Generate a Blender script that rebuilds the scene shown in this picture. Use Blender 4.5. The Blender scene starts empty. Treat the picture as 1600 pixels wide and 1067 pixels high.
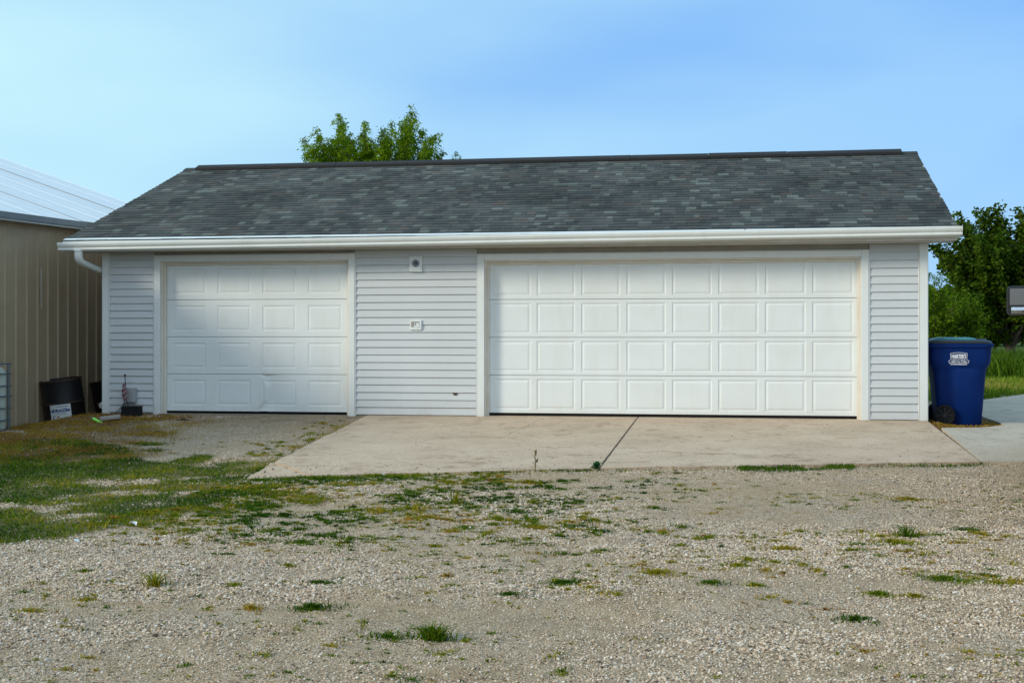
import bpy, bmesh, math, random
import numpy as np
from mathutils import Vector, Matrix
R = math.radians
S = bpy.context.scene
C = S.collection

# ---------------------------------------------------------------- camera, sky, sun, exposure
TH = math.atan(0.173)
cam = bpy.data.objects.new('camera', bpy.data.cameras.new('camera')); C.objects.link(cam)
cam.location = (8.9, -17.7, 1.055); cam.rotation_euler = (R(90), 0, TH)
cam.data.sensor_width = 36; cam.data.lens = 47.25; cam.data.shift_y = -0.0028
cam.data.clip_end = 3000; cam.data.clip_start = 0.05
S.camera = cam
S.view_settings.view_transform = 'Standard'; S.view_settings.look = 'None'
S.view_settings.exposure = 0.87; S.view_settings.gamma = 1; S.view_settings.use_curve_mapping = False
SUN_AZ, SUN_EL = -122.0, 23.0
W = bpy.data.worlds.new('World'); S.world = W; W.use_nodes = True
def build_world():
    nt = W.node_tree; N = nt.nodes; L = nt.links
    for n in list(N): N.remove(n)
    out = N.new('ShaderNodeOutputWorld'); bg = N.new('ShaderNodeBackground')
    sky = N.new('ShaderNodeTexSky'); sky.sky_type = 'NISHITA'; sky.sun_disc = False
    sky.sun_elevation = R(SUN_EL); sky.sun_rotation = R(SUN_AZ)
    sky.air_density = 1.0; sky.dust_density = 0.6; sky.ozone_density = 2.2
    tc = N.new('ShaderNodeTexCoord')
    mp = N.new('ShaderNodeMapping'); mp.inputs['Scale'].default_value = (1.0, 1.0, 3.2)
    mp.inputs['Rotation'].default_value = (R(14), R(-18), 0)
    L.new(tc.outputs['Generated'], mp.inputs[0])
    nz = N.new('ShaderNodeTexNoise'); nz.inputs['Scale'].default_value = 1.9; nz.inputs['Detail'].default_value = 4.5
    nz.inputs['Roughness'].default_value = .42
    L.new(mp.outputs[0], nz.inputs['Vector'])
    # veil of thin cloud over most of the sky (dense round the low sun), an open blue gap ahead to the right
    dp = N.new('ShaderNodeVectorMath'); dp.operation = 'DOT_PRODUCT'; dp.inputs[1].default_value = (.47, .85, .22)
    L.new(tc.outputs['Generated'], dp.inputs[0])
    m1 = N.new('ShaderNodeMapRange'); m1.inputs[1].default_value = .96; m1.inputs[2].default_value = .50
    m1.inputs[3].default_value = 0.0; m1.inputs[4].default_value = .84; m1.interpolation_type = 'SMOOTHSTEP'
    L.new(dp.outputs['Value'], m1.inputs[0])
    m2 = N.new('ShaderNodeMapRange'); m2.inputs[1].default_value = .36; m2.inputs[2].default_value = .66
    m2.inputs[3].default_value = -.36; m2.inputs[4].default_value = .26
    L.new(nz.outputs[0], m2.inputs[0])
    ad = N.new('ShaderNodeMath'); ad.operation = 'ADD'; ad.use_clamp = True
    L.new(m1.outputs[0], ad.inputs[0]); L.new(m2.outputs[0], ad.inputs[1])
    mc = N.new('ShaderNodeMapRange'); mc.inputs[1].default_value = .45; mc.inputs[2].default_value = -.25; mc.interpolation_type = 'SMOOTHSTEP'
    L.new(dp.outputs['Value'], mc.inputs[0])
    cc = N.new('ShaderNodeMix'); cc.data_type = 'RGBA'; L.new(mc.outputs[0], cc.inputs[0])
    cc.inputs[6].default_value = (4.0, 6.25, 7.0, 1); cc.inputs[7].default_value = (6.4, 7.35, 8.0, 1)
    mx = N.new('ShaderNodeMix'); mx.data_type = 'RGBA'
    tint = N.new('ShaderNodeMix'); tint.data_type = 'RGBA'; tint.inputs[0].default_value = .80   # even blue of the humid evening air
    L.new(sky.outputs[0], tint.inputs[6]); tint.inputs[7].default_value = (1.65, 3.75, 7.3, 1)
    L.new(ad.outputs[0], mx.inputs[0]); L.new(tint.outputs[2], mx.inputs[6]); L.new(cc.outputs[2], mx.inputs[7])
    L.new(mx.outputs[2], bg.inputs[0]); bg.inputs[1].default_value = .078
    L.new(bg.outputs[0], out.inputs[0])
build_world()
sl = bpy.data.lights.new('sun', 'SUN'); sl.energy = 1.5; sl.angle = R(12); sl.color = (1, .90, .72)
sun = bpy.data.objects.new('sun', sl); C.objects.link(sun); sun.location = (-10, -20, 20)
sd = Vector((math.sin(R(SUN_AZ))*math.cos(R(SUN_EL)), math.cos(R(SUN_AZ))*math.cos(R(SUN_EL)), math.sin(R(SUN_EL))))
sun.rotation_euler = sd.to_track_quat('Z', 'Y').to_euler()

# ---------------------------------------------------------------- helpers
rnd = random.Random(7)
def tag(o, label=None, cat=None, group=None, kind=None):
    if label: o['label'] = label
    if cat: o['category'] = cat
    if group: o['group'] = group
    if kind: o['kind'] = kind
    return o
def empty(name, loc, rz=0):
    o = bpy.data.objects.new(name, None); C.objects.link(o); o.location = loc; o.rotation_euler = (0, 0, rz)
    o.empty_display_size = .1
    return o
def link_mesh(name, me, mat=None, parent=None, smooth=False, loc=None):
    o = bpy.data.objects.new(name, me); C.objects.link(o)
    if mat and not me.materials: me.materials.append(mat)
    if parent: o.parent = parent
    if loc: o.location = loc
    if smooth:
        me.polygons.foreach_set('use_smooth', [True]*len(me.polygons))
    return o
def np_mesh(name, V, loops, starts, tone=None):
    me = bpy.data.meshes.new(name)
    me.vertices.add(len(V)); me.vertices.foreach_set('co', np.asarray(V, dtype=np.float32).ravel())
    me.loops.add(len(loops)); me.loops.foreach_set('vertex_index', np.asarray(loops, dtype=np.int32))
    me.polygons.add(len(starts)); me.polygons.foreach_set('loop_start', np.asarray(starts, dtype=np.int32))
    if tone is not None:
        a = me.attributes.new('tone', 'FLOAT', 'POINT'); a.data.foreach_set('value', np.asarray(tone, dtype=np.float32))
    me.update(calc_edges=True); me.validate(); me.polygons.foreach_set('use_smooth', [False]*len(me.polygons))
    return me
class MB:
    def __init__(s): s.bm = bmesh.new()
    def face(s, vs):
        s.bm.faces.new([s.bm.verts.new(v) for v in vs]); return s
    def box(s, x0, x1, y0, y1, z0, z1, M=None):
        c = [(x0,y0,z0),(x1,y0,z0),(x1,y1,z0),(x0,y1,z0),(x0,y0,z1),(x1,y0,z1),(x1,y1,z1),(x0,y1,z1)]
        v = [s.bm.verts.new(M @ Vector(p) if M else p) for p in c]
        for f in ((0,3,2,1),(4,5,6,7),(0,1,5,4),(1,2,6,5),(2,3,7,6),(3,0,4,7)): s.bm.faces.new([v[i] for i in f])
        return s
    def prism(s, prof, axis, a, b, M=None):
        # prof: 2D polygon; axis x -> (y,z), y -> (x,z), z -> (x,y)
        def P(p, t):
            q = {'x': (t, p[0], p[1]), 'y': (p[0], t, p[1]), 'z': (p[0], p[1], t)}[axis]
            return M @ Vector(q) if M else q
        A = [s.bm.verts.new(P(p, a)) for p in prof]; B = [s.bm.verts.new(P(p, b)) for p in prof]
        n = len(prof)
        s.bm.faces.new(A); s.bm.faces.new(B[::-1])
        for i in range(n): s.bm.faces.new([A[i], B[i], B[(i+1) % n], A[(i+1) % n]])
        return s
    def loft(s, rings, cap=True):
        rr = [[s.bm.verts.new(p) for p in r] for r in rings]; n = len(rr[0])
        for a, b in zip(rr, rr[1:]):
            for i in range(n): s.bm.faces.new([a[i], a[(i+1) % n], b[(i+1) % n], b[i]])
        if cap: s.bm.faces.new(rr[0][::-1]); s.bm.faces.new(rr[-1])
        return s
    def tube(s, pts, rad, n=8, cap=True):
        pts = [Vector(p) for p in pts]; rings = []
        rads = rad if isinstance(rad, (list, tuple)) else [rad]*len(pts)
        for i, p in enumerate(pts):
            d = (pts[min(i+1, len(pts)-1)] - pts[max(i-1, 0)]).normalized()
            u = d.cross(Vector((0, 0, 1)) if abs(d.z) < .95 else Vector((1, 0, 0))).normalized(); w = d.cross(u)
            rings.append([p + (u*math.cos(2*math.pi*k/n) + w*math.sin(2*math.pi*k/n))*rads[i] for k in range(n)])
        return s.loft(rings, cap)
    def bevel(s, w, seg=2):
        bmesh.ops.bevel(s.bm, geom=list(s.bm.edges), offset=w, segments=seg, affect='EDGES', profile=.5); return s
    def build(s, name, mat, parent=None, smooth=False, loc=None):
        bmesh.ops.recalc_face_normals(s.bm, faces=s.bm.faces)
        me = bpy.data.meshes.new(name); s.bm.to_mesh(me); s.bm.free()
        o = link_mesh(name, me, mat, parent, False, loc)
        if smooth:
            for p in me.polygons: p.use_smooth = True
            try: me.set_sharp_from_angle(angle=R(35))
            except Exception: pass
        return o
def sstep(a, b, x):
    t = np.clip((np.asarray(x, dtype=float)-a)/(b-a), 0, 1); return t*t*(3-2*t)
def vnoise(x, y, seed=0):
    x = np.asarray(x, dtype=float); y = np.asarray(y, dtype=float)
    xi = np.floor(x).astype(np.int64); yi = np.floor(y).astype(np.int64); fx = x-xi; fy = y-yi
    def h(a, b):
        n = (a*374761393 + b*668265263 + seed*1442695041) & 0x7fffffff
        n = ((n ^ (n >> 13))*1274126177) & 0x7fffffff
        return ((n ^ (n >> 16)) & 0xffff)/65535.0
    u = fx*fx*(3-2*fx); v = fy*fy*(3-2*fy)
    return (h(xi, yi)*(1-u)+h(xi+1, yi)*u)*(1-v) + (h(xi, yi+1)*(1-u)+h(xi+1, yi+1)*u)*v
def fbm(x, y, seed=0, o=4):
    s = 0; a = .5; t = 0
    for k in range(o):
        s = s + a*vnoise(x*2**k, y*2**k, seed+k*17); t += a; a *= .5
    return s/t
def g0(X, Y):
    "height of the graded ground: the yard falls away from the garage"
    X = np.asarray(X, dtype=float); d = -np.asarray(Y, dtype=float)
    z = np.where(d < 0, 0, np.where(d < 5.5, -.045*d, -.2475-.0215*(np.minimum(d, 19)-5.5)))
    z = z - .15*(1-sstep(-1.0, -.05, X))
    z = z - .05*sstep(11.2, 11.6, X)*sstep(-3, -.5, -d)
    return z
def gz(x, y): return float(g0(x, y))
def inpoly(X, Y, poly):
    r = np.zeros(np.shape(X), bool); n = len(poly)
    for i in range(n):
        x1, y1 = poly[i]; x2, y2 = poly[(i+1) % n]
        c = ((y1 > Y) != (y2 > Y)) & (X < (x2-x1)*(Y-y1)/((y2-y1) or 1e-9)+x1)
        r ^= c
    return r

# ---------------------------------------------------------------- materials
def mat(name, col, rough=.6, var=0, scale=6, col2=None, bump=0, bscale=60, metal=0, spec=.5, coords='Object', stretch=None, rand=0):
    m = bpy.data.materials.new(name); m.use_nodes = True; nt = m.node_tree; N = nt.nodes; L = nt.links
    b = N['Principled BSDF']; b.inputs['Roughness'].default_value = rough; b.inputs['Metallic'].default_value = metal
    b.inputs['Specular IOR Level'].default_value = spec; b.inputs['Base Color'].default_value = (*col, 1)
    tc = N.new('ShaderNodeTexCoord'); src = tc.outputs[coords]
    if stretch:
        mp = N.new('ShaderNodeMapping'); mp.inputs['Scale'].default_value = stretch; L.new(src, mp.inputs[0]); src = mp.outputs[0]
    last = None
    if var or col2:
        nz = N.new('ShaderNodeTexNoise'); nz.inputs['Scale'].default_value = scale; nz.inputs['Detail'].default_value = 6
        nz.inputs['Roughness'].default_value = .6
        L.new(src, nz.inputs['Vector'])
        rp = N.new('ShaderNodeMapRange'); rp.inputs[1].default_value = .3; rp.inputs[2].default_value = .7
        L.new(nz.outputs[0], rp.inputs[0])
        mx = N.new('ShaderNodeMix'); mx.data_type = 'RGBA'; L.new(rp.outputs[0], mx.inputs[0])
        c2 = col2 or tuple(c*(1+var) for c in col); c1 = col if col2 else tuple(c*(1-var) for c in col)
        mx.inputs[6].default_value = (*c1, 1); mx.inputs[7].default_value = (*c2, 1)
        last = mx.outputs[2]
    if rand:
        oi = N.new('ShaderNodeObjectInfo'); mr = N.new('ShaderNodeMapRange'); mr.inputs[3].default_value = 1-rand; mr.inputs[4].default_value = 1+rand
        L.new(oi.outputs['Random'], mr.inputs[0])
        hs = N.new('ShaderNodeHueSaturation'); L.new(mr.outputs[0], hs.inputs['Value'])
        if last: L.new(last, hs.inputs['Color'])
        else: hs.inputs['Color'].default_value = (*col, 1)
        last = hs.outputs[0]
    if last: L.new(last, b.inputs['Base Color'])
    if bump:
        n2 = N.new('ShaderNodeTexNoise'); n2.inputs['Scale'].default_value = bscale; n2.inputs['Detail'].default_value = 5
        L.new(src, n2.inputs['Vector'])
        bp = N.new('ShaderNodeBump'); bp.inputs['Strength'].default_value = bump; bp.inputs['Distance'].default_value = .01
        L.new(n2.outputs[0], bp.inputs['Height']); L.new(bp.outputs[0], b.inputs['Normal'])
    return m
def ramp(N, L, src, stops, interp='LINEAR'):
    r = N.new('ShaderNodeValToRGB'); r.color_ramp.interpolation = interp
    e = r.color_ramp.elements
    while len(e) < len(stops): e.new(.5)
    for k, (p, c) in enumerate(stops): e[k].position = p; e[k].color = (*c, 1)
    L.new(src, r.inputs[0]); return r.outputs[0]
def leafmat(name, stops, rough=.55, trans=.25, clump=.8):
    m = bpy.data.materials.new(name); m.use_nodes = True; N = m.node_tree.nodes; L = m.node_tree.links
    b = N['Principled BSDF']; b.inputs['Roughness'].default_value = rough; b.inputs['Specular IOR Level'].default_value = .04
    at = N.new('ShaderNodeAttribute'); at.attribute_name = 'tone'
    ge = N.new('ShaderNodeNewGeometry')
    mr = N.new('ShaderNodeMapRange'); mr.inputs[3].default_value = -.14; mr.inputs[4].default_value = .14
    L.new(ge.outputs['Random Per Island'], mr.inputs[0])
    ad = N.new('ShaderNodeMath'); ad.operation = 'ADD'; L.new(at.outputs['Fac'], ad.inputs[0]); L.new(mr.outputs[0], ad.inputs[1])
    c = ramp(N, L, ad.outputs[0], stops); L.new(c, b.inputs['Base Color'])
    tr = N.new('ShaderNodeBsdfTranslucent'); L.new(c, tr.inputs[0])
    mx = N.new('ShaderNodeMixShader'); mx.inputs[0].default_value = trans
    L.new(b.outputs[0], mx.inputs[1]); L.new(tr.outputs[0], mx.inputs[2]); L.new(mx.outputs[0], N['Material Output'].inputs[0])
    return m
M_siding = mat('vinyl_siding', (.55, .59, .61), .42, .03, 2, rand=.025)
M_frieze = mat('shaded_frieze', (.34, .33, .29), .6, .1, 5)  # shade under the eave put into the colour as a darker grey-beige
M_trim = mat('white_trim', (.71, .76, .76), .4, .03, 4)
M_gutter = mat('gutter_enamel', (.70, .75, .74), .3, .03, 3)
M_fascia = mat('painted_fascia', (.60, .58, .53), .5, 0, 3, col2=(.46, .42, .35), stretch=(1, 6, 6))
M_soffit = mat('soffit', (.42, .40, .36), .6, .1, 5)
M_door = mat('door_enamel', (.71, .765, .77), .38, 0, 1.6, col2=(.75, .81, .825), bump=.08, bscale=160, stretch=(1, 1, 1.6))
M_jamb = mat('door_moulding', (.66, .62, .53), .5, 0, 5, col2=(.74, .72, .66))
M_black = mat('black_rubber', (.012, .012, .013), .8, spec=.15)
M_metal = mat('galvanised', (.45, .47, .5), .4, .1, 8, metal=.7)
M_wood_in = mat('inner_wall', (.2, .18, .15), .8)
M_vent = mat('ridge_vent_black', (.010, .010, .011), .8, .3, 30, bump=.5, bscale=120)
M_found = mat('foundation', (.33, .29, .23), .9, .2, 12, bump=.4)

def grime(m, z1=.45, amt=.5, tint=(.50, .42, .31), streak=.25):
    "splash-back dirt above the ground and faint streaks, in world space"
    N = m.node_tree.nodes; L = m.node_tree.links; b = N['Principled BSDF']; inp = b.inputs['Base Color']; src = inp.links[0].from_socket
    ge = N.new('ShaderNodeNewGeometry'); sx = N.new('ShaderNodeSeparateXYZ'); L.new(ge.outputs['Position'], sx.inputs[0])
    mr = N.new('ShaderNodeMapRange'); mr.inputs[1].default_value = z1; mr.inputs[2].default_value = 0; mr.interpolation_type = 'SMOOTHSTEP'; L.new(sx.outputs[2], mr.inputs[0])
    nz = N.new('ShaderNodeTexNoise'); nz.inputs['Scale'].default_value = 4; nz.inputs['Detail'].default_value = 7; nz.inputs['Roughness'].default_value = .7; L.new(ge.outputs['Position'], nz.inputs['Vector'])
    n1 = N.new('ShaderNodeMapRange'); n1.inputs[1].default_value = .35; n1.inputs[2].default_value = .68; L.new(nz.outputs[0], n1.inputs[0])
    f1 = N.new('ShaderNodeMath'); f1.operation = 'MULTIPLY'; L.new(mr.outputs[0], f1.inputs[0]); L.new(n1.outputs[0], f1.inputs[1])
    mp = N.new('ShaderNodeMapping'); mp.inputs['Scale'].default_value = (2.3, 1, .45); L.new(ge.outputs['Position'], mp.inputs[0])
    n2 = N.new('ShaderNodeTexNoise'); n2.inputs['Scale'].default_value = 1.6; n2.inputs['Detail'].default_value = 6; n2.inputs['Roughness'].default_value = .65; L.new(mp.outputs[0], n2.inputs['Vector'])
    n3 = N.new('ShaderNodeMapRange'); n3.inputs[1].default_value = .5; n3.inputs[2].default_value = .75; n3.inputs[4].default_value = streak; L.new(n2.outputs[0], n3.inputs[0])
    f2 = N.new('ShaderNodeMath'); f2.operation = 'MULTIPLY_ADD'; f2.use_clamp = True; L.new(f1.outputs[0], f2.inputs[0]); f2.inputs[1].default_value = amt; L.new(n3.outputs[0], f2.inputs[2])
    mx = N.new('ShaderNodeMix'); mx.data_type = 'RGBA'; L.new(f2.outputs[0], mx.inputs[0]); L.new(src, mx.inputs[6]); mx.inputs[7].default_value = (*tint, 1); L.new(mx.outputs[2], inp)
grime(M_door, .30, .32, (.60, .57, .48), .22); grime(M_siding, .28, .40, (.40, .38, .33), .06); grime(M_trim, .25, .40, (.50, .46, .38), .10); grime(M_gutter, 0, 0, (.46, .42, .34), .22)

def shingle_mat():
    m = bpy.data.materials.new('asphalt_shingle'); m.use_nodes = True; N = m.node_tree.nodes; L = m.node_tree.links
    b = N['Principled BSDF']; b.inputs['Roughness'].default_value = .92; b.inputs['Specular IOR Level'].default_value = .2
    at = N.new('ShaderNodeAttribute'); at.attribute_name = 'tone'
    c = ramp(N, L, at.outputs['Fac'], [(0, (.040, .048, .049)), (.25, (.056, .066, .067)), (.5, (.070, .080, .079)), (.66, (.082, .087, .085)),
                                     (.78, (.080, .070, .064)), (.84, (.090, .106, .100)), (1, (.125, .146, .136))])
    tc = N.new('ShaderNodeTexCoord'); nz = N.new('ShaderNodeTexNoise'); nz.inputs['Scale'].default_value = 140; nz.inputs['Detail'].default_value = 3
    L.new(tc.outputs['Object'], nz.inputs['Vector'])
    n3 = N.new('ShaderNodeTexNoise'); n3.inputs['Scale'].default_value = .8; n3.inputs['Detail'].default_value = 3
    ge = N.new('ShaderNodeNewGeometry'); L.new(ge.outputs['Position'], n3.inputs['Vector'])
    mm = N.new('ShaderNodeMath'); mm.operation = 'MULTIPLY'; L.new(nz.outputs[0], mm.inputs[0]); L.new(n3.outputs[0], mm.inputs[1])
    mr = N.new('ShaderNodeMapRange'); mr.inputs[1].default_value = .12; mr.inputs[2].default_value = .38; mr.inputs[3].default_value = .6; mr.inputs[4].default_value = 1.4
    L.new(mm.outputs[0], mr.inputs[0])
    hs = N.new('ShaderNodeHueSaturation'); L.new(c, hs.inputs['Color']); L.new(mr.outputs[0], hs.inputs['Value']); L.new(hs.outputs[0], b.inputs['Base Color'])
    bp = N.new('ShaderNodeBump'); bp.inputs['Strength'].default_value = .5; bp.inputs['Distance'].default_value = .004
    L.new(nz.outputs[0], bp.inputs['Height']); L.new(bp.outputs[0], b.inputs['Normal'])
    return m
M_shingle = shingle_mat()

def ground_mat():
    m = bpy.data.materials.new('gravel_ground'); m.use_nodes = True; N = m.node_tree.nodes; L = m.node_tree.links
    b = N['Principled BSDF']; b.inputs['Roughness'].default_value = .95; b.inputs['Specular IOR Level'].default_value = .15
    ge = N.new('ShaderNodeNewGeometry'); P = ge.outputs['Position']
    def noise(sc, det=4, r=.6):
        n = N.new('ShaderNodeTexNoise'); n.inputs['Scale'].default_value = sc; n.inputs['Detail'].default_value = det; n.inputs['Roughness'].default_value = r
        L.new(P, n.inputs['Vector']); return n.outputs[0]
    def mix(f, a, c, mode='MIX'):
        x = N.new('ShaderNodeMix'); x.data_type = 'RGBA'; x.blend_type = mode
        if isinstance(f, float): x.inputs[0].default_value = f
        else: L.new(f, x.inputs[0])
        for s, v in ((6, a), (7, c)):
            if isinstance(v, tuple): x.inputs[s].default_value = (*v, 1)
            else: L.new(v, x.inputs[s])
        return x.outputs[2]
    v = N.new('ShaderNodeTexVoronoi'); v.inputs['Scale'].default_value = 75; v.inputs['Randomness'].default_value = 1; L.new(P, v.inputs['Vector'])
    sp = N.new('ShaderNodeSeparateColor'); L.new(v.outputs['Color'], sp.inputs[0])
    stones = ramp(N, L, sp.outputs[0], [(0, (.17, .13, .09)), (.25, (.36, .275, .185)), (.55, (.47, .37, .26)), (.8, (.53, .44, .325)), (1, (.62, .57, .49))])
    dirt = ramp(N, L, noise(9, 8, .7), [(.3, (.33, .235, .145)), (.5, (.43, .325, .205)), (.72, (.51, .405, .275))])
    f = ramp(N, L, noise(.9, 5), [(.38, (0, 0, 0)), (.62, (1, 1, 1))])
    c = mix(f, dirt, stones)
    at = N.new('ShaderNodeAttribute'); at.attribute_name = 'brown'
    br = ramp(N, L, noise(14, 8, .75), [(.3, (.05, .032, .016)), (.5, (.13, .082, .036)), (.7, (.23, .155, .075))])
    c = mix(at.outputs['Fac'], c, br)
    at2 = N.new('ShaderNodeAttribute'); at2.attribute_name = 'green'
    gr = ramp(N, L, noise(3.5, 8, .75), [(.3, (.030, .055, .012)), (.5, (.06, .105, .018)), (.72, (.12, .15, .03))])
    c = mix(at2.outputs['Fac'], c, gr)
    L.new(c, b.inputs['Base Color'])
    bp = N.new('ShaderNodeBump'); bp.inputs['Strength'].default_value = 1; bp.inputs['Distance'].default_value = .012; bp.invert = True
    L.new(v.outputs['Distance'], bp.inputs['Height'])
    bp2 = N.new('ShaderNodeBump'); bp2.inputs['Strength'].default_value = .8; bp2.inputs['Distance'].default_value = .03
    L.new(noise(22, 6, .7), bp2.inputs['Height']); L.new(bp.outputs[0], bp2.inputs['Normal']); L.new(bp2.outputs[0], b.inputs['Normal'])
    return m
def concrete_mat(name, base, dark, light, wear=.5):
    m = bpy.data.materials.new(name); m.use_nodes = True; N = m.node_tree.nodes; L = m.node_tree.links
    b = N['Principled BSDF']; b.inputs['Roughness'].default_value = .88; b.inputs['Specular IOR Level'].default_value = .25
    ge = N.new('ShaderNodeNewGeometry'); P = ge.outputs['Position']
    def noise(sc, det=4, r=.6, st=None):
        n = N.new('ShaderNodeTexNoise'); n.inputs['Scale'].default_value = sc; n.inputs['Detail'].default_value = det; n.inputs['Roughness'].default_value = r
        if st:
            mp = N.new('ShaderNodeMapping'); mp.inputs['Scale'].default_value = st; L.new(P, mp.inputs[0]); L.new(mp.outputs[0], n.inputs['Vector'])
        else: L.new(P, n.inputs['Vector'])
        return n.outputs[0]
    def mul(a, c):
        x = N.new('ShaderNodeMix'); x.data_type = 'RGBA'; x.blend_type = 'MULTIPLY'; x.inputs[0].default_value = 1; L.new(a, x.inputs[6]); L.new(c, x.inputs[7]); return x.outputs[2]
    c = ramp(N, L, noise(1.1, 8, .68), [(.3, dark), (.5, base), (.7, light)])
    c = mul(c, ramp(N, L, noise(95, 3, .7), [(.33, (.5, .48, .45)), (.46, (1, 1, 1)), (.68, (1.2, 1.2, 1.2))]))
    c = mul(c, ramp(N, L, noise(11, 5, .75), [(.32, (.60, .57, .52)), (.43, (1, 1, 1))]))
    c = mul(c, ramp(N, L, noise(2.6, 8, .75), [(.36, (.70, .66, .60)), (.47, (1, 1, 1)), (.64, (1, 1, 1)), (.74, (1.1, 1.1, 1.08))]))
    L.new(c, b.inputs['Base Color'])
    bp = N.new('ShaderNodeBump'); bp.inputs['Strength'].default_value = wear; bp.inputs['Distance'].default_value = .006
    L.new(noise(80, 5, .7), bp.inputs['Height']); L.new(bp.outputs[0], b.inputs['Normal'])
    return m
M_ground = ground_mat()
M_slab = concrete_mat('old_concrete', (.50, .39, .285), (.42, .325, .235), (.56, .45, .34), .6)
M_slab2 = concrete_mat('new_concrete', (.46, .405, .32), (.41, .355, .275), (.51, .455, .37), .3)

# ---------------------------------------------------------------- ground
SEAM_X = 7.51
slab_area = [(3.84, .3), (4.02, -3.2), (4.2, -4.6), (4.34, -5.8), (6.12, -5.2), (7.51, -4.75), (9.0, -4.42), (11.2, -3.86), (20, -3.4), (20, 16), (11.2, 3)]
def build_ground():
    fine_x = np.arange(-4.0, 14.01, .07); fine_y = np.arange(-14.0, 1.01, .07)
    xs = np.concatenate([[-1500, -700, -300, -120, -60, -35, -22, -15, -11, -8, -6, -5], fine_x, [14.5, 15.2, 16, 17, 18.5, 20, 22, 25, 29, 35, 45, 60, 90, 140, 300, 700, 1500]])
    ys = np.concatenate([[-900, -300, -120, -60, -40, -30, -24, -20, -17, -15.5, -14.6], fine_y, [1.5, 2, 2.6, 3.3, 4, 5, 6, 7, 8, 9, 10, 11, 12, 13.5, 15, 17, 19, 22, 25, 29, 34, 40, 47, 55, 70, 100, 150, 300, 700, 2000]])
    X, Y = np.meshgrid(xs, ys)
    Z = g0(X, Y)
    near = sstep(14.5, 14, X)*sstep(-4.5, -4, X)*sstep(-14.5, -14, Y)*sstep(1, .3, Y)
    onslab = inpoly(X, Y, slab_area)
    hgt = (fbm(X*1.3, Y*1.3, 3, 4)-.5)*.05 + (fbm(X*7, Y*7, 9, 3)-.5)*.022
    hgt = hgt*sstep(0, .9, -Y)
    # wheel-track rut across the foreground
    rut = np.exp(-((Y+10.9+(X-6)*-.02)/.25)**2) - .8*np.exp(-((Y+10.35+(X-6)*-.02)/.18)**2)
    hgt = hgt - .014*rut
    Z = Z + np.where(onslab, -.012, hgt*near)
    far = sstep(60, 400, Y)*2.0
    Z = Z + far
    brown = sstep(1.9, .7, X + .32*(Y+.6)*.9 + (fbm(X*2, Y*2, 5)-.5)*1.6) * sstep(-5.8, -4.0, Y+(fbm(X*1.5, Y*1.5, 8)-.5)*2) * sstep(-15, -5, X)
    edge = np.clip(1-np.abs((Y+4.75-(X-7.5)*.245+(X < 7.5)*0)/.12), 0, 1)*(X > 6)*(X < 11.4)*.5
    soil = ((X > 11.15) & (X < 12.25) & (Y > -.95) & (Y < 3))*.9
    gp = grass_mask(X, Y)
    apron = .55*sstep(-3.2, -.4, Y+(fbm(X*2, Y*2, 15)-.5)*1.5)*(X > .4)*(X < 4.0)*(Y < .1)*(.5+.5*sstep(.35, .6, fbm(X*3, Y*4, 16)))
    brown = np.clip(np.maximum(np.maximum(np.maximum(brown*.93, apron), edge*np.where(X > 9.9, 1.6, 1)), soil) + gp*.8*near*(1-.3*fbm(X*5, Y*5, 8)), 0, 1)
    green = np.maximum(sstep(5.5, 8.5, Y - np.maximum(0, X-12)*1.2+.2*(X > 11.2)), sstep(20, 24, np.abs(X-6)))*((X > 11) | (X < -13) | (Y > 8))
    green = np.clip(green + gp*.45*near, 0, 1); brown = np.where(onslab & (Y < .5) & (X < 11.5), .95, brown)
    ny, nx = X.shape
    V = np.stack([X, Y, Z], -1).reshape(-1, 3)
    i = np.arange((ny-1)*(nx-1)); r = i//(nx-1); c = i % (nx-1); a = r*nx+c
    loops = np.stack([a, a+1, a+nx+1, a+nx], -1).ravel(); starts = np.arange(len(i))*4
    me = np_mesh('ground', V, loops, starts)
    for nm, arr in (('brown', brown), ('green', green)):
        at = me.attributes.new(nm, 'FLOAT', 'POINT'); at.data.foreach_set('value', arr.ravel().astype(np.float32))
    o = link_mesh('ground', me, M_ground, smooth=True); tag(o, kind='structure')
patch_poly = [(-3, -3.2), (1.2, -3.3), (1.75, -2.7), (2.7, -3.1), (3.6, -2.7), (3.8, -.5), (4.05, -.5), (4.25, -4.7), (4.9, -5.7), (5.5, -6.4), (5.6, -7.6), (5.15, -8.3), (4.5, -9.2), (3.9, -10.0), (0, -12), (-3, -12)]
def grass_mask(X, Y):
    "0..1 cover of the low green weeds on the left of the yard"
    n = fbm(X*.9+3, Y*.9, 21, 4); n2 = fbm(X*3.1, Y*3.1, 33, 3)
    # signed softness by sampling shifted polygons
    s = 0
    for k, (dx, dy) in enumerate(((0, 0), (.5, 0), (-.5, 0), (0, .6), (0, -.6), (.9, .2), (-.9, -.2), (.3, .9), (-.3, -.9))):
        s = s + inpoly(X+dx, Y+dy, patch_poly)
    s = s/9.0
    core = s*(.62+.9*(n-.5)+1.1*(n2-.5))
    core = core - .30*sstep(-4.8, -3.6, Y)*sstep(2.0, 2.8, X)      # thin beside the first door's gravel
    core = core - .10*sstep(3.9, 4.8, X)*sstep(-5.6, -6.4, Y)
    return np.clip((core-.28)*4.2, 0, 1)*(s > .1)
build_ground()

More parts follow.
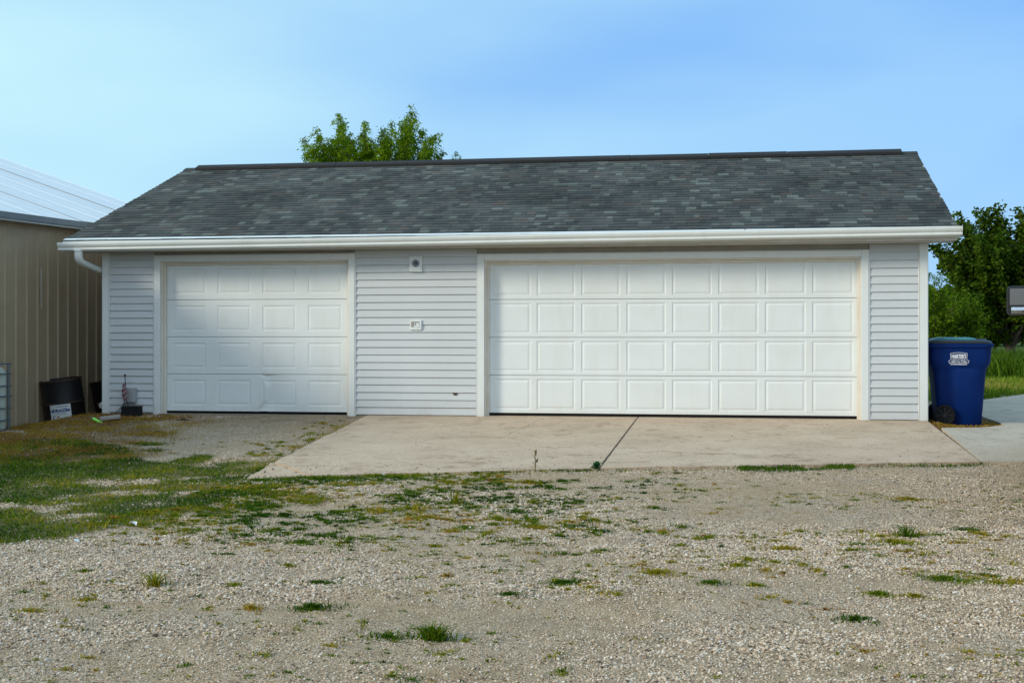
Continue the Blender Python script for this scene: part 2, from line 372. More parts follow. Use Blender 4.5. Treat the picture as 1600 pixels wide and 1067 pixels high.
def slab(poly, step=.5, lift=.02, thick=.09, name='concrete_slab', m=M_slab, parent=None, linear=True):
    bm = bmesh.new(); f = bm.faces.new([bm.verts.new((x, y, 0)) for x, y in poly])
    xs = [p[0] for p in poly]; ys = [p[1] for p in poly]
    for ax, lo, hi in ((0, min(xs), max(xs)), (1, min(ys), max(ys))):
        t = lo+step
        while t < hi:
            co = (t, 0, 0) if ax == 0 else (0, t, 0); no = (1, 0, 0) if ax == 0 else (0, 1, 0)
            bmesh.ops.bisect_plane(bm, geom=list(bm.verts)+list(bm.edges)+list(bm.faces), plane_co=co, plane_no=no); t += step
    for v in bm.verts:
        z = gz(v.co.x, v.co.y)
        if linear and v.co.y < -5.5: z = .045*v.co.y
        v.co.z = z+lift
    r = bmesh.ops.extrude_face_region(bm, geom=list(bm.faces))
    for v in r['geom']:
        if isinstance(v, bmesh.types.BMVert): v.co.z -= thick
    bmesh.ops.recalc_face_normals(bm, faces=bm.faces)
    me = bpy.data.meshes.new(name); bm.to_mesh(me); bm.free()
    return link_mesh(name, me, m, parent)
def jag(a, b, n, amp, seed):
    r = random.Random(seed); out = []
    for k in range(n+1):
        t = k/n; j = (r.random()-.5)*2*amp if 0 < k < n else 0
        dx, dy = b[0]-a[0], b[1]-a[1]; l = math.hypot(dx, dy)
        out.append((a[0]+dx*t-dy/l*j, a[1]+dy*t+dx/l*j))
    return out
drive = empty('driveway', (7.5, -2, -.1)); tag(drive, kind='structure')
def dpart(o):
    o.parent = drive; o.matrix_parent_inverse = Matrix.Translation(drive.location).inverted(); return o
jl = jag((4.06, -2.80), (7.505, -2.39), 14, .012, 3)
dpart(slab([(3.84, .14)] + jag((3.84, .0), jl[0], 8, .015, 5)[1:-1] + jl + [(7.505, .14)]))
jl2 = [(x, y-.007) for x, y in jl]
crk = jag((4.22, -4.72), (4.9, -5.56), 7, .02, 8)
dpart(slab([jl2[0]] + jag((4.06, -2.82), crk[0], 6, .02, 9)[1:-1] + crk + jag(crk[-1], (6.12, -5.2), 9, .022, 10)[1:-1] + jag((6.12, -5.2), (7.502, -4.76), 10, .02, 11) + jl2[::-1][:-1]))
dpart(slab([(x-.034, y-.018) for x, y in crk][::-1] + jag((4.2, -4.74), (4.34, -5.8), 5, .02, 12)[1:-1] + jag((4.34, -5.8), (4.86, -5.59), 5, .02, 13)[:-1], lift=.016))
dpart(slab([(7.526, .14)] + jag((7.526, .0), (7.530, -4.75), 30, .004, 91)[1:] + jag((7.53, -4.75), (11.17, -3.87), 24, .018, 14)[1:-1] + [(11.185, -3.87), (11.185, -.01), (11.17, -.01)][0:1] + [(11.175, -.04), (10.47, -.04), (10.47, .14)]))
JY = lambda x: 6.4+(x-12.3)*.173
dpart(slab([(11.205, -3.84)] + jag((11.205, -3.84), (19, -3.5), 20, .012, 15)[1:-1] + [(19, -3.5), (19, JY(19)), (12.35, JY(12.35)), (12.18, 2.3), (12.14, .02), (11.24, -.84)], m=M_slab2, step=.6))
dpart(slab([(12.36, JY(12.36)+.05), (19, JY(19)+.05), (19, 19), (14.23, 9.75), (13.1, 7.3)], m=M_slab2, step=1.0))

for k_, (pa, pb, n_) in enumerate((((6.30, -.25), (6.16, -2.36), 16), ((8.9, -3.1), (9.9, -2.5), 10), ((5.1, -4.2), (5.9, -4.9), 9))):
    pts_ = jag(pa, pb, n_, .03, 70+k_); b = MB()
    for (x1, y1), (x2, y2) in zip(pts_, pts_[1:]):
        l_ = math.hypot(x2-x1, y2-y1); nx_, ny_ = -(y2-y1)/l_*.003, (x2-x1)/l_*.003
        b.face([(x1+nx_, y1+ny_, .045*y1+.0213), (x2+nx_, y2+ny_, .045*y2+.0213), (x2-nx_, y2-ny_, .045*y2+.0213), (x1-nx_, y1-ny_, .045*y1+.0213)])
    dpart(b.build('hairline_crack', bpy.data.materials.get('crack_dirt') or mat('crack_dirt', (.17, .13, .09), .95)))
# ---------------------------------------------------------------- garage
GW, GD, RZ = 11.17, 7.6, 2.44
garage = empty('garage', (0, 0, 0))
tag(garage, 'long white garage with pale lap siding, grey shingle roof and two panelled doors', 'garage')
D1 = (.85, 3.58, 2.13); D2 = (5.465, 10.37, 2.10)
def part(mb, name, m, smooth=False, parent=garage): return mb.build(name, m, parent, smooth)
w = MB()
w.box(.0, D1[0], 0, .14, .012, 2.27).box(D1[1], D2[0], 0, .14, .012, 2.27).box(D2[1], GW, 0, .14, .012, 2.27)
w.box(D1[0], D1[1], 0, .14, D1[2], 2.27).box(D2[0], D2[1], 0, .14, D2[2], 2.27)
w.box(0, .14, .14, GD, .012, 2.27).box(GW-.14, GW, .14, GD, .012, 2.27).box(.14, GW-.14, GD-.14, GD, .012, 2.27)
for x0, x1 in ((0, .12), (GW-.12, GW)): w.prism([(0, 2.27), (GD, 2.27), (GD, 2.38), (GD/2, 2.38+.361*GD/2), (0, 2.38)], 'x', x0, x1)
part(w, 'wall', M_wood_in)
f = MB(); f.box(-.015, D1[0]-.05, -.012, .16, -.2, .012).box(D1[0]-.05, D1[1]+.05, .03, .16, -.2, .006).box(D1[1]+.05, D2[0]-.05, -.012, .16, -.2, .012).box(D2[1]+.05, GW+.012, -.012, .16, -.2, .012)
f.box(.0, GW, .16, GD, -.2, .004); part(f, 'foundation', M_found)

def board_mesh(L):
    # one clapboard: proud lower lip, leaning back to the lip of the next one
    h = .1016; prof = [(-.004, .003), (-.021, .002), (-.022, .007), (-.008, h-.006), (-.003, h-.001), (-.003, h+.004), (-.001, h+.004), (-.001, .003)]
    b = MB().prism(prof, 'x', 0, L); bmesh.ops.recalc_face_normals(b.bm, faces=b.bm.faces)
    me = bpy.data.meshes.new('siding_board'); b.bm.to_mesh(me); b.bm.free(); me.materials.append(M_siding); return me
for (x0, x1) in ((.098, .757), (3.668, 5.367), (10.47, 11.072)):
    me = board_mesh(x1-x0)
    for k in range(22):
        o = bpy.data.objects.new('siding_board', me); C.objects.link(o); o.parent = garage; o.location = (x0+rnd.uniform(-.002, .002), rnd.uniform(-.0008, .0008), .022+k*.1016)
        o.rotation_euler = (0, R(rnd.uniform(-.04, .04)), 0)
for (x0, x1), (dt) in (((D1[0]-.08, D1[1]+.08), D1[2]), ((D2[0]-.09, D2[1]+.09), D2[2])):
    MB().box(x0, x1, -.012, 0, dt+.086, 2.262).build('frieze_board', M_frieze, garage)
# side walls: joined courses
for side in (-1, 1):
    b = MB(); xx = -.001 if side < 0 else GW+.001
    for k in range(36):
        z = .022+k*.1016; top = 2.38+.361*GD/2
        if z > top-.1: break
        y0 = .10 if z+.1 < 2.33 else max(.1, (z+.12-2.38)/.361); y1 = GD-y0
        b.prism([(xx, z), (xx+side*.018, z+.001), (xx+side*.008, z+.1), (xx, z+.1)], 'y', y0, y1)
    o = part(b, 'side_siding', M_siding); tag(o, kind='stuff')
for (x0, x1) in ((0-.02, .096), (GW-.096, GW+.02)):
    t = MB(); t.box(x0, x1, -.028, .0, -.008, 2.262)
    if x0 < 1: t.box(-.028, .0, .001, .09, -.008, 2.262)
    else: t.box(GW, GW+.028, .001, .09, -.008, 2.262)
    t.bevel(.004, 1); part(t, 'corner_trim', M_trim)
    b = MB(); xm = x0+.012 if x0 > 1 else x1-.012
    b.box(xm-.0025, xm+.0025, -.0295, -.027, 0, 2.26); part(b, 'trim_groove', M_soffit)
for (a, b_, top, wd) in ((D1[0], D1[1], D1[2], .088), (D2[0], D2[1], D2[2], .092)):
    for (p, q) in ((a-wd, a), (b_, b_+wd)):
        part(MB().box(p, q, -.030, 0.001, -.012, top+.082).bevel(.003, 1), 'door_trim', M_trim)
    part(MB().box(a+.001, b_-.001, -.0285, 0.001, top, top+.081).bevel(.003, 1), 'door_trim', M_trim)
    part(MB().box(a+.0005, a+.018, .002, .138, .004, top-.002).box(b_-.018, b_-.0005, .002, .138, .004, top-.002).box(a+.019, b_-.019, .002, .138, top-.018, top-.0015), 'door_jamb', M_jamb)
    for q_ in ((a+.019, a+.046, .062, .1, .005, top-.02), (b_-.046, b_-.019, .062, .1, .005, top-.02), (a+.047, b_-.047, .062, .1, top-.048, top-.02)): part(MB().box(*q_), 'weather_strip', M_jamb)
    # cap flashing line over the head trim
    part(MB().box(a-wd-.004, b_+wd+.004, -.04, -.001, top+.083, top+.089), 'head_flashing', M_trim)
    for (p, q) in ((a-wd-.018, a-wd-.001), (b_+wd+.001, b_+wd+.018)): part(MB().box(p, q, -.024, -.001, 0, top+.08), 'siding_channel', M_siding)

DY = .104
def dent(x, z):
    "crease kicked into the lowest section of the small door"
    if z > .70: return 0
    pts = [(2.26, .60), (2.36, .52), (2.41, .38), (2.38, .20), (2.27, .06)]
    best = 9; xc = 0
    for (x1, z1), (x2, z2) in zip(pts, pts[1:]):
        if z2 <= z <= z1: xc = x1+(x2-x1)*(z1-z)/(z1-z2)
    if z > .60: xc = 2.26
    if z < .06: xc = 2.27
    d = x-xc; fade = float(sstep(.67, .56, z))*float(sstep(-.10, .12, z))
    return fade*.026*(max(0.0, 1-d/.34)**1.3 if d > 0 else max(0.0, 1+d/.055))
def door(a, b, top, cols, ow, oh, zb, dented=False):
    "door part: seal and backing; sections and raised panels are its sub-parts"
    d = MB(); d.box(a+.02, b-.02, DY+.040, DY+.05, zb+.01, top-.02)
    d.box(a+.02, b-.02, DY+.012, DY+.033, .008, zb+.006)
    dr = part(d, 'garage_door', M_black)
    if cols == 4: part(MB().box((a+b)/2-.004, (a+b)/2+.004, DY-.0012, DY+.001, zb+2*(top-zb)/4+.02, top-.05), 'centre_seam', M_door, parent=dr)
    H = (top-.012-zb)/4; xa, xb = a+.018, b-.018; cw = (xb-xa-.06)/cols; r1 = .016; dep = .0042 if cols == 4 else .006
    for k in range(4):
        z0 = zb+k*H+.0035; z1 = zb+(k+1)*H-.0035; zc = (z0+z1)/2; y = DY
        s = MB()
        ops = [(xa+.03+(j+.5)*cw-ow/2, xa+.03+(j+.5)*cw+ow/2) for j in range(cols)]
        za, zb2 = zc-oh/2, zc+oh/2
        def strip(x0, x1, q0, q1): s.face([(x0, y, q0), (x1, y, q0), (x1, y, q1), (x0, y, q1)])
        xsb = [xa]+[v for p in ops for v in p]+[xb]
        for i in range(len(xsb)-1):
            strip(xsb[i], xsb[i+1], z0, za); strip(xsb[i], xsb[i+1], zb2, z1)
            if i % 2 == 0: strip(xsb[i], xsb[i+1], za, zb2)
        # lips, top, bottom, ends
        s.face([(xa, y, z0), (xb, y, z0), (xb, y+.03, z0-.003), (xa, y+.03, z0-.003)])
        s.face([(xa, y, z1), (xb, y, z1), (xb, y+.03, z1+.003), (xa, y+.03, z1+.003)])
        for (p, q) in ops:
            o4 = [(p, za), (q, za), (q, zb2), (p, zb2)]; i4 = [(p+r1*.7, za+r1*.7), (q-r1*.7, za+r1*.7), (q-r1*.7, zb2-r1*.7), (p+r1*.7, zb2-r1*.7)]
            for n in range(4):
                m_ = (n+1) % 4
                s.face([(o4[n][0], y, o4[n][1]), (o4[m_][0], y, o4[m_][1]), (i4[m_][0], y+dep, i4[m_][1]), (i4[n][0], y+dep, i4[n][1])])
        bmesh.ops.remove_doubles(s.bm, verts=s.bm.verts, dist=.0003)
        if dented and k == 0:
            bmesh.ops.subdivide_edges(s.bm, edges=[e for e in s.bm.edges], cuts=9, use_grid_fill=True)
            for v in s.bm.verts: v.co.y += dent(v.co.x, v.co.z)
        part(s, 'door_section', M_door, parent=dr, smooth=(dented and k == 0))
        for (p, q) in ops:
            s = MB(); R4 = []
            for ins, yy in ((.7*r1+.0006, y+dep), (.7*r1+.012, y+dep), (.7*r1+.030, y+.001), (.7*r1+.034, y+.0005)):
                R4.append([(p+ins, yy, za+ins), (q-ins, yy, za+ins), (q-ins, yy, zb2-ins), (p+ins, yy, zb2-ins)])
            s.loft(R4, cap=False); s.face(R4[-1])
            bmesh.ops.remove_doubles(s.bm, verts=s.bm.verts, dist=.0003)
            if dented and k == 0 and 1.5 < p < 2.9:
                bmesh.ops.subdivide_edges(s.bm, edges=[e for e in s.bm.edges], cuts=8, use_grid_fill=True)
                for v in s.bm.verts: v.co.y += dent(v.co.x, v.co.z)
            part(s, 'raised_panel', M_door, parent=dr)
    return dr
tag(door(D1[0], D1[1], D1[2], 4, .49, .355, .042, True), 'narrow white door with a creased lower section')
tag(door(D2[0], D2[1], D2[2], 8, .52, .41, .056), 'wide white door of eight panel columns')

# roof
OV0, OV1, YE, YR = -.42, 11.52, -.37, GD/2
SL = .361
def rz(y): return RZ + SL*(y-YE)
YB = GD+.37
roof = MB().prism([(YE, RZ-.03), (YR, rz(YR)-.03), (YB, RZ-.03), (YB, RZ-.075), (YR, rz(YR)-.085), (YE, RZ-.075)], 'x', OV0+.01, OV1-.01).build('roof', M_soffit, garage)
L_ = math.hypot(1, SL); nrm = Vector((0, -SL/L_, 1/L_)); up = Vector((0, 1/L_, SL/L_))
slope_len = (YR-YE)*L_; ncourse = 31; ex = slope_len/ncourse
tabs = []
cpos = Vector(cam.location)
for k in range(ncourse):
    x = OV0 - rnd.uniform(0, .25)
    while x < OV1:
        wd = rnd.choice([.08, .1, .12, .14, .16, .18, .22]); x1 = min(x+wd, OV1); x0 = max(x, OV0); x = x+wd
        if x1-x0 < .03: continue
        raised = rnd.random() < .5
        r = rnd.random()
        tone = rnd.uniform(.0, .68) if r < .83 else (rnd.uniform(.7, .8) if r < .88 else rnd.uniform(.83, 1.0))
        tabs.append((k, x0, x1-.002, raised, tone))
def tab_verts(k, x0, x1, raised):
    s0 = k*ex-.02*(k == 0); s1 = (k+1)*ex+.012; th = .0065 if raised else .004
    th += rnd.uniform(0, .001); lift = .004; base = Vector((0, YE, RZ-.03))
    def P(x, s, h): v = base+up*s+nrm*h; return (x, v.y, v.z)
    bt = lift+th+.006; tp = lift+.003
    return [P(x0, s0, 0.0), P(x1, s0, 0.0), P(x1, s0, bt), P(x0, s0, bt), P(x0, s1, tp), P(x1, s1, tp), P(x0, s1, 0.0), P(x1, s1, 0)]
FQ = [(0, 1, 2, 3), (3, 2, 5, 4), (0, 3, 4, 6), (1, 7, 5, 2)]
def keyd(t):
    k, x0, x1, _, _ = t
    c = Vector(((x0+x1)/2, YE+k*ex/L_, RZ+k*ex*SL/L_)); return (c-cpos).length/ (x1-x0+.05)
order = sorted(tabs, key=keyd)
order = [t for t in order if t[2]-t[1] > .12]
single = set(id(t) for t in order[:296])
V = []; Lp = []; St = []; T = []
for t in tabs:
    v = tab_verts(*t[:4])
    if id(t) in single:
        me = np_mesh('shingle', v, [i for q in FQ for i in q], [0, 4, 8, 12], [t[4]]*8); link_mesh('shingle', me, M_shingle, roof)
    else:
        b = len(V); V += v; T += [t[4]]*8
        for q in FQ: St.append(len(Lp)); Lp += [b+i for i in q]
o = link_mesh('shingle_courses', np_mesh('shingle_courses', V, Lp, St, T), M_shingle, roof); tag(o, kind='stuff')
# rear slope: plain courses
V = []; Lp = []; St = []; T = []
for k in range(ncourse):
    s0 = k*ex; s1 = (k+1)*ex+.01
    def Pb(x, s, h): y = YB - s/L_; z = RZ-.03 + s*SL/L_; return (x, y+SL/L_*h, z+h/L_)
    x = OV0
    while x < OV1:
        x1 = min(x+.8, OV1); b = len(V)
        V += [Pb(x, s0, 0), Pb(x1, s0, 0), Pb(x1, s0, .016), Pb(x, s0, .016), Pb(x, s1, .006), Pb(x1, s1, .006)]
        T += [rnd.uniform(0, .8)]*6; St += [len(Lp), len(Lp)+4]; Lp += [b, b+1, b+2, b+3, b+3, b+2, b+5, b+4]; x = x1
o = link_mesh('rear_shingle_courses', np_mesh('rear_shingle_courses', V, Lp, St, T), M_shingle, roof); tag(o, kind='stuff')
# ridge: cap shingles at the two ends, raised vent between
zr = rz(YR)
rc = MB()
rc.prism([(YR-.13, zr-.03-.13*SL+.02), (YR, zr-.002), (YR+.13, zr-.03-.13*SL+.02), (YR+.13, zr-.05-.13*SL), (YR, zr-.04), (YR-.13, zr-.05-.13*SL)], 'x', OV0-.004, OV1+.004)
part(rc, 'ridge_cap', M_shingle, parent=roof)
xv = -.2; k = 0
while xv < 11.28:
    x1 = min(xv+1.22, 11.29); dz = rnd.uniform(-.003, .003); v = MB()
    v.prism([(YR-.15, zr-.15*SL-.008+dz), (YR-.15, zr-.15*SL+.030+dz), (YR, zr+.042+dz), (YR+.15, zr-.15*SL+.030+dz), (YR+.15, zr-.15*SL-.008+dz), (YR, zr+.004+dz)], 'x', xv, x1-.006)
    part(v, 'ridge_vent', M_vent, parent=roof); xv = x1; k += 1
# eave
part(MB().box(OV0+.02, OV1-.02, YE+.018, YE+.04, 2.272, 2.372), 'fascia', M_fascia)
k = 0; sx = OV0+.03
while sx < OV1-.04:
    s1 = min(sx+.3, OV1-.04); part(MB().box(sx, s1-.003, YE+.041, -.001, 2.2635+.0008*(k % 2), 2.270), 'soffit_panel', M_soffit); sx = s1; k += 1
for xx in (OV0, OV1-.02):
    for sg in (0, 1):
        b = MB()
        ya, yb = (YE+.02, YR) if sg == 0 else (YR, YB-.02)
        za, zb = (rz(ya), rz(YR)) if sg == 0 else (rz(YR), rz(YE+.02))
        b.prism([(ya, za-.035), (yb, zb-.035), (yb, zb-.17), (ya, za-.15)], 'x', xx, xx+.02)
        part(b, 'rake_board', M_trim)
part(MB().box(OV0+.02, OV1-.02, YB-.04, YB-.018, 2.27, 2.372), 'fascia', M_fascia)
# gutter falls towards the downspout on the left
gp = [(0, 0), (-.02, .012), (-.085, .012), (-.098, .022), (-.101, .035), (-.094, .050), (-.112, .072), (-.121, .092), (-.123, .118), (-.117, .124), (-.112, .120), (-.115, .094), (-.106, .076), (-.088, .053), (-.094, .034), (-.083, .019), (-.02, .019), (-.004, .006), (-.004, .118), (0, .118)]
gxl, gxr = -.46, 11.545
def gzb(x): return 2.254+(x-gxl)/(gxr-gxl)*.060
gm = MB(); ring = lambda x: [(x, YE+.016+p[0], gzb(x)+p[1]) for p in gp]
nseg = 24; gm.loft([ring(gxl+(gxr-gxl)*i/nseg) for i in range(nseg+1)], cap=False)
for x in (gxl, gxr):
    gm.face([(x, YE+.016+p[0], gzb(x)+p[1]) for p in [(0, 0), (-.02, .012), (-.085, .012), (-.098, .022), (-.101, .035), (-.094, .050), (-.112, .072), (-.121, .092), (-.123, .118), (0, .118)]])
part(gm, 'gutter', M_gutter)
for (a, b_, dz) in ((OV0-.0, 8.9, 0), (8.915, 10.95, .001), (10.96, OV1, .002)):
    d = MB(); zt = RZ-.020
    d.prism([(YE-.012, zt), (YE+.06, zt+.026), (YE+.06, zt+.029), (YE-.016, zt+.003), (YE-.018, zt-.04-dz), (YE+.012, zt-.06), (YE+.012, zt-.063), (YE-.021, zt-.043-dz)][:4]+[(YE-.019-dz, zt-.062), (YE-.015-dz, zt-.062)], 'x', a, b_)
    part(d, 'drip_edge', M_gutter)
for k in range(9):
    x = gxl+.5+k*1.35
    part(MB().box(x, x+.02, YE-.104, YE+.012, gzb(x)+.105, gzb(x)+.112), 'gutter_hanger', M_gutter)
# downspout: outlet, elbow back to the side wall, then down the wall
def rect_tube(path, wx, wy, upv=None):
    rings = []
    P_ = [Vector(p) for p in path]
    for i, p in enumerate(P_):
        d = (P_[min(i+1, len(P_)-1)]-P_[max(i-1, 0)]).normalized()
        u = Vector((1, 0, 0)) if abs(d.x) < .6 else Vector((0, 1, 0)); u = (u-d*u.dot(d)).normalized(); v = d.cross(u)
        rg = []
        for k in range(24):
            a = 2*math.pi*k/24; ca, sa = math.cos(a), math.sin(a)
            q = 4; r_ = (abs(ca)**q+abs(sa)**q)**(-1/q)
            fl = 1-.05*(k % 2)
            rg.append(p+u*ca*r_*wx/2*fl+v*sa*r_*wy/2*fl)
        rings.append(rg)
    return rings
path = [(-.165, -.425, 2.285), (-.165, -.425, 2.20), (-.164, -.415, 2.155), (-.158, -.385, 2.120), (-.145, -.33, 2.098), (-.12, -.2, 2.065), (-.085, 0, 2.02), (-.065, .12, 1.99), (-.06, .17, 1.96), (-.06, .19, 1.90), (-.06, .19, .22), (-.06, .17, .14), (-.075, .08, .10)]
ds = MB(); ds.loft(rect_tube(path, .105, .08)); part(ds, 'downspout', M_gutter, smooth=True)
part(MB().box(-.215, -.115, -.475, -.375, 2.262, 2.276), 'downspout_outlet', M_gutter)
# fixtures on the pier between the doors
lb = part(MB().box(4.435, 4.615, -.045, -.012, 1.955, 2.165).bevel(.006, 2), 'light_mount', M_trim)
part(MB().box(4.455, 4.60, -.052, -.044, 1.985, 2.14).bevel(.003, 1), 'mount_plate', M_trim, parent=lb)
c = MB(); c.tube([(4.528, -.052, 2.07), (4.528, -.062, 2.07)], .052, 20); part(c, 'lamp_base', mat('grey_metal_lamp', (.22, .25, .28), .35, .2, 20, metal=.6), True, lb)
c = MB(); c.tube([(4.528, -.060, 2.07), (4.528, -.075, 2.07)], .030, 16); part(c, 'lamp_socket', mat('socket', (.10, .11, .12), .5), True, lb)
part(MB().box(4.538, 4.544, -.09, -.07, 2.06, 2.085), 'socket_screw', M_black, parent=lb)
ob = part(MB().box(4.445, 4.605, -.038, -.012, 1.17, 1.305).bevel(.005, 2), 'outlet_box', M_trim)
M_recess = mat('outlet_recess', (.30, .29, .27), .6)
c = MB(); c.box(4.462, 4.50, -.041, -.0375, 1.215, 1.285).box(4.50, 4.575, -.041, -.0375, 1.268, 1.285); part(c, 'outlet_opening', M_recess, parent=ob)
part(MB().box(4.51, 4.575, -.043, -.0378, 1.205, 1.262).bevel(.002, 1), 'outlet_cover', M_trim, parent=ob)
part(MB().box(4.517, 4.523, -.049, -.042, 1.235, 1.26), 'outlet_latch', M_black, parent=ob)
# chipped hole in the siding
c = MB(); c.loft([[(5.065+.030*math.cos(a)*(1+.25*math.sin(3*a)), -.0185+yy, .310+.019*math.sin(a)*(1+.2*math.cos(2*a))) for a in [2*math.pi*i/14 for i in range(14)]] for yy in (0, -.0025)])
part(c, 'siding_hole', mat('rotten_edge', (.06, .035, .02), .9, .5, 60))

# ---------------------------------------------------------------- barn on the left
M_barnwall = mat('tan_steel', (.36, .28, .185), .6, .07, 3, bump=.1, bscale=10, rand=.05)
M_barnroof = mat('galvalume_roof', (.80, .82, .82), .38, .05, 3, metal=.1, rand=.03)
M_barntrim = mat('grey_barn_trim', (.20, .22, .24), .45, .1, 6)
barn = empty('barn', (-1.17, -.46, -.16), 0)
ang = math.atan2(.988, .156)
barn.rotation_euler = (0, 0, ang-math.pi/2)        # local +y runs along the wall, -x up the roof
tag(barn, 'tan ribbed steel barn with pale metal roof on the left behind the barrels', 'barn')
BE = 2.72+.16
def rib_panel(w_, n, h, name, m, roofp=False):
    # ribbed sheet: profile in (u, out) repeated n times across width w_, extruded height h
    pr = []; p = w_/n
    for k in range(n):
        u = k*p
        pr += [(u, 0), (u+p-.062, 0), (u+p-.044, .019), (u+p-.018, .019)]
        if k < n: pr += [(u+p, 0)] if k == n-1 else []
        mid = u+(p-.062)/2
        pr.insert(len(pr)-4+(0 if k < n-1 else -1), (u, 0)) if False else None
    return pr
def wall_panel_mesh():
    pr = rib_panel(.914, 4, 0, '', None); b = MB(); zz = 2.86
    for (u1, o1), (u2, o2) in zip(pr, pr[1:]): b.face([(o1, u1, 0), (o2, u2, 0), (o2, u2, zz), (o1, u1, zz)])
    bmesh.ops.remove_doubles(b.bm, verts=b.bm.verts, dist=.0001); bmesh.ops.recalc_face_normals(b.bm, faces=b.bm.faces)
    me = bpy.data.meshes.new('wall_panel'); b.bm.to_mesh(me); b.bm.free(); me.materials.append(M_barnwall); return me
me = wall_panel_mesh(); s0, s1 = -7.6, 6.1
npan = 15
for k in range(npan):
    o = bpy.data.objects.new('wall_panel', me); C.objects.link(o); o.parent = barn; o.location = (.0015*(k % 2), s1-.914*(k+1), -.1)
BWD = 12.2; PB = .333; RID = BE+.11+PB*BWD/2
def roof_panel_mesh(sg):
    pr = [(0, 0), (.452, 0), (.454, .0015), (.462, .0015), (.464, 0), (.892, 0), (.897, .005), (.909, .005), (.914, 0)]; b = MB(); ln = BWD/2+.05
    for (u1, o1), (u2, o2) in zip(pr, pr[1:]):
        b.face([(.06, u1, o1-.02), (.06, u2, o2-.02), (-ln+.05, u2, o2+PB*ln), (-ln+.05, u1, o1+PB*ln)])
    if sg < 0:
        for v in b.bm.verts: v.co.x = -BWD-v.co.x
    bmesh.ops.remove_doubles(b.bm, verts=b.bm.verts, dist=.0001); bmesh.ops.recalc_face_normals(b.bm, faces=b.bm.faces)
    me = bpy.data.meshes.new('roof_panel'); b.bm.to_mesh(me); b.bm.free(); me.materials.append(M_barnroof); return me
for sg in (1, -1):
    me = roof_panel_mesh(sg)
    for k in range(npan):
        o = bpy.data.objects.new('roof_panel', me); C.objects.link(o); o.parent = barn; o.location = (0, s1-.914*(k+1), BE+.10+.0012*(k % 2)+.012*(k % 3 == 1))
b = MB(); b.prism([(.055, BE-.03), (.125, BE-.03), (.14, BE+.0), (.145, BE+.075), (.055, BE+.085)], 'y', s0+.4, s1+.02); b.build('barn_gutter', M_barntrim, barn)
b = MB(); b.box(.02, .15, s0+.4, s1+.02, BE-.042, BE-.031); b.build('gutter_lip', mat('pale_lip', (.5, .49, .45), .5), barn)
b = MB(); b.prism([(-BWD-.02, -.1), (-.02, -.1), (-.02, BE+.05), (-BWD/2, RID-.06), (-BWD-.02, BE+.05)], 'y', s0+.45, s1-.05); b.build('barn_shell', M_barnwall, barn)
b = MB(); b.prism([(-BWD/2-.2, RID-.01), (-BWD/2, RID+.07), (-BWD/2+.2, RID-.01), (-BWD/2, RID+.05)], 'y', s0+.4, s1+.02); b.build('ridge_cap', M_barntrim, barn)
b = MB(); b.box(.021, .026, .62, .636, 1.66, 2.22); b.build('paint_scratch', mat('pale_scratch', (.55, .52, .46), .6), barn)

# ---------------------------------------------------------------- things by the left corner
def drum(loc, tilt, label, rz_=0):
    r = empty('steel_drum', loc); r.rotation_euler = (tilt[0], tilt[1], rz_); tag(r, label, 'barrel', 'black steel drums leaning by the barn')
    n = 36; prof = [(.285, 0), (.292, .0), (.292, .012), (.284, .02), (.284, .27), (.289, .283), (.291, .29), (.289, .297), (.284, .31), (.284, .592), (.292, .60), (.292, .615), (.28, .617), (.275, .60), (.268, .595), (0.01, .592)]
    b = MB(); b.loft([[(q*math.cos(2*math.pi*k/n), q*math.sin(2*math.pi*k/n), z) for k in range(n)] for q, z in prof])
    M_drum = bpy.data.materials.get('black_drum') or mat('black_drum', (.006, .008, .012), .45, 0, 7, col2=(.016, .011, .009), bump=.15, bscale=12, spec=.25)
    b.build('drum_shell', M_drum, r, True)
    M_rust = bpy.data.materials.get('rusty_hoop') or mat('rusty_hoop', (.022, .014, .011), .6, 0, 14, col2=(.06, .028, .016))
    for z in (.283, .604):
        h = MB(); h.loft([[(q*math.cos(2*math.pi*k/n), q*math.sin(2*math.pi*k/n), zz) for k in range(n)] for q, zz in ((.288, z-.011), (.2945, z-.007), (.2945, z+.007), (.288, z+.011))], cap=False)
        h.build('hoop', M_rust, r, True)
    return r
d1 = drum((-.74, .30, -.135), (R(6), R(-5), 0), 'black steel drum with white and blue paper label leaning on the barn wall')
d1.rotation_euler = (R(5), R(-5), 0)
# paper label wrapped on the drum
def curved_patch(a0, a1, z0, z1, rad, m, name, parent, n=10):
    b = MB()
    for i in range(n):
        p = a0+(a1-a0)*i/n; q = a0+(a1-a0)*(i+1)/n
        b.face([(rad*math.cos(p), rad*math.sin(p), z0), (rad*math.cos(q), rad*math.sin(q), z0), (rad*math.cos(q), rad*math.sin(q), z1), (rad*math.cos(p), rad*math.sin(p), z1)])
    bmesh.ops.remove_doubles(b.bm, verts=b.bm.verts, dist=.0001)
    return b.build(name, m, parent)
M_paper = mat('label_paper', (.62, .66, .66), .6, .08, 9)
M_blue = mat('label_blue', (.02, .04, .20), .5); M_redp = mat('label_red', (.45, .12, .12), .5); M_greyt = mat('label_grey', (.22, .25, .27), .5)
AL = R(-68)     # faces the camera
lab = curved_patch(AL-.62, AL+.42, .055, .275, .2865, M_paper, 'paper_label', d1)
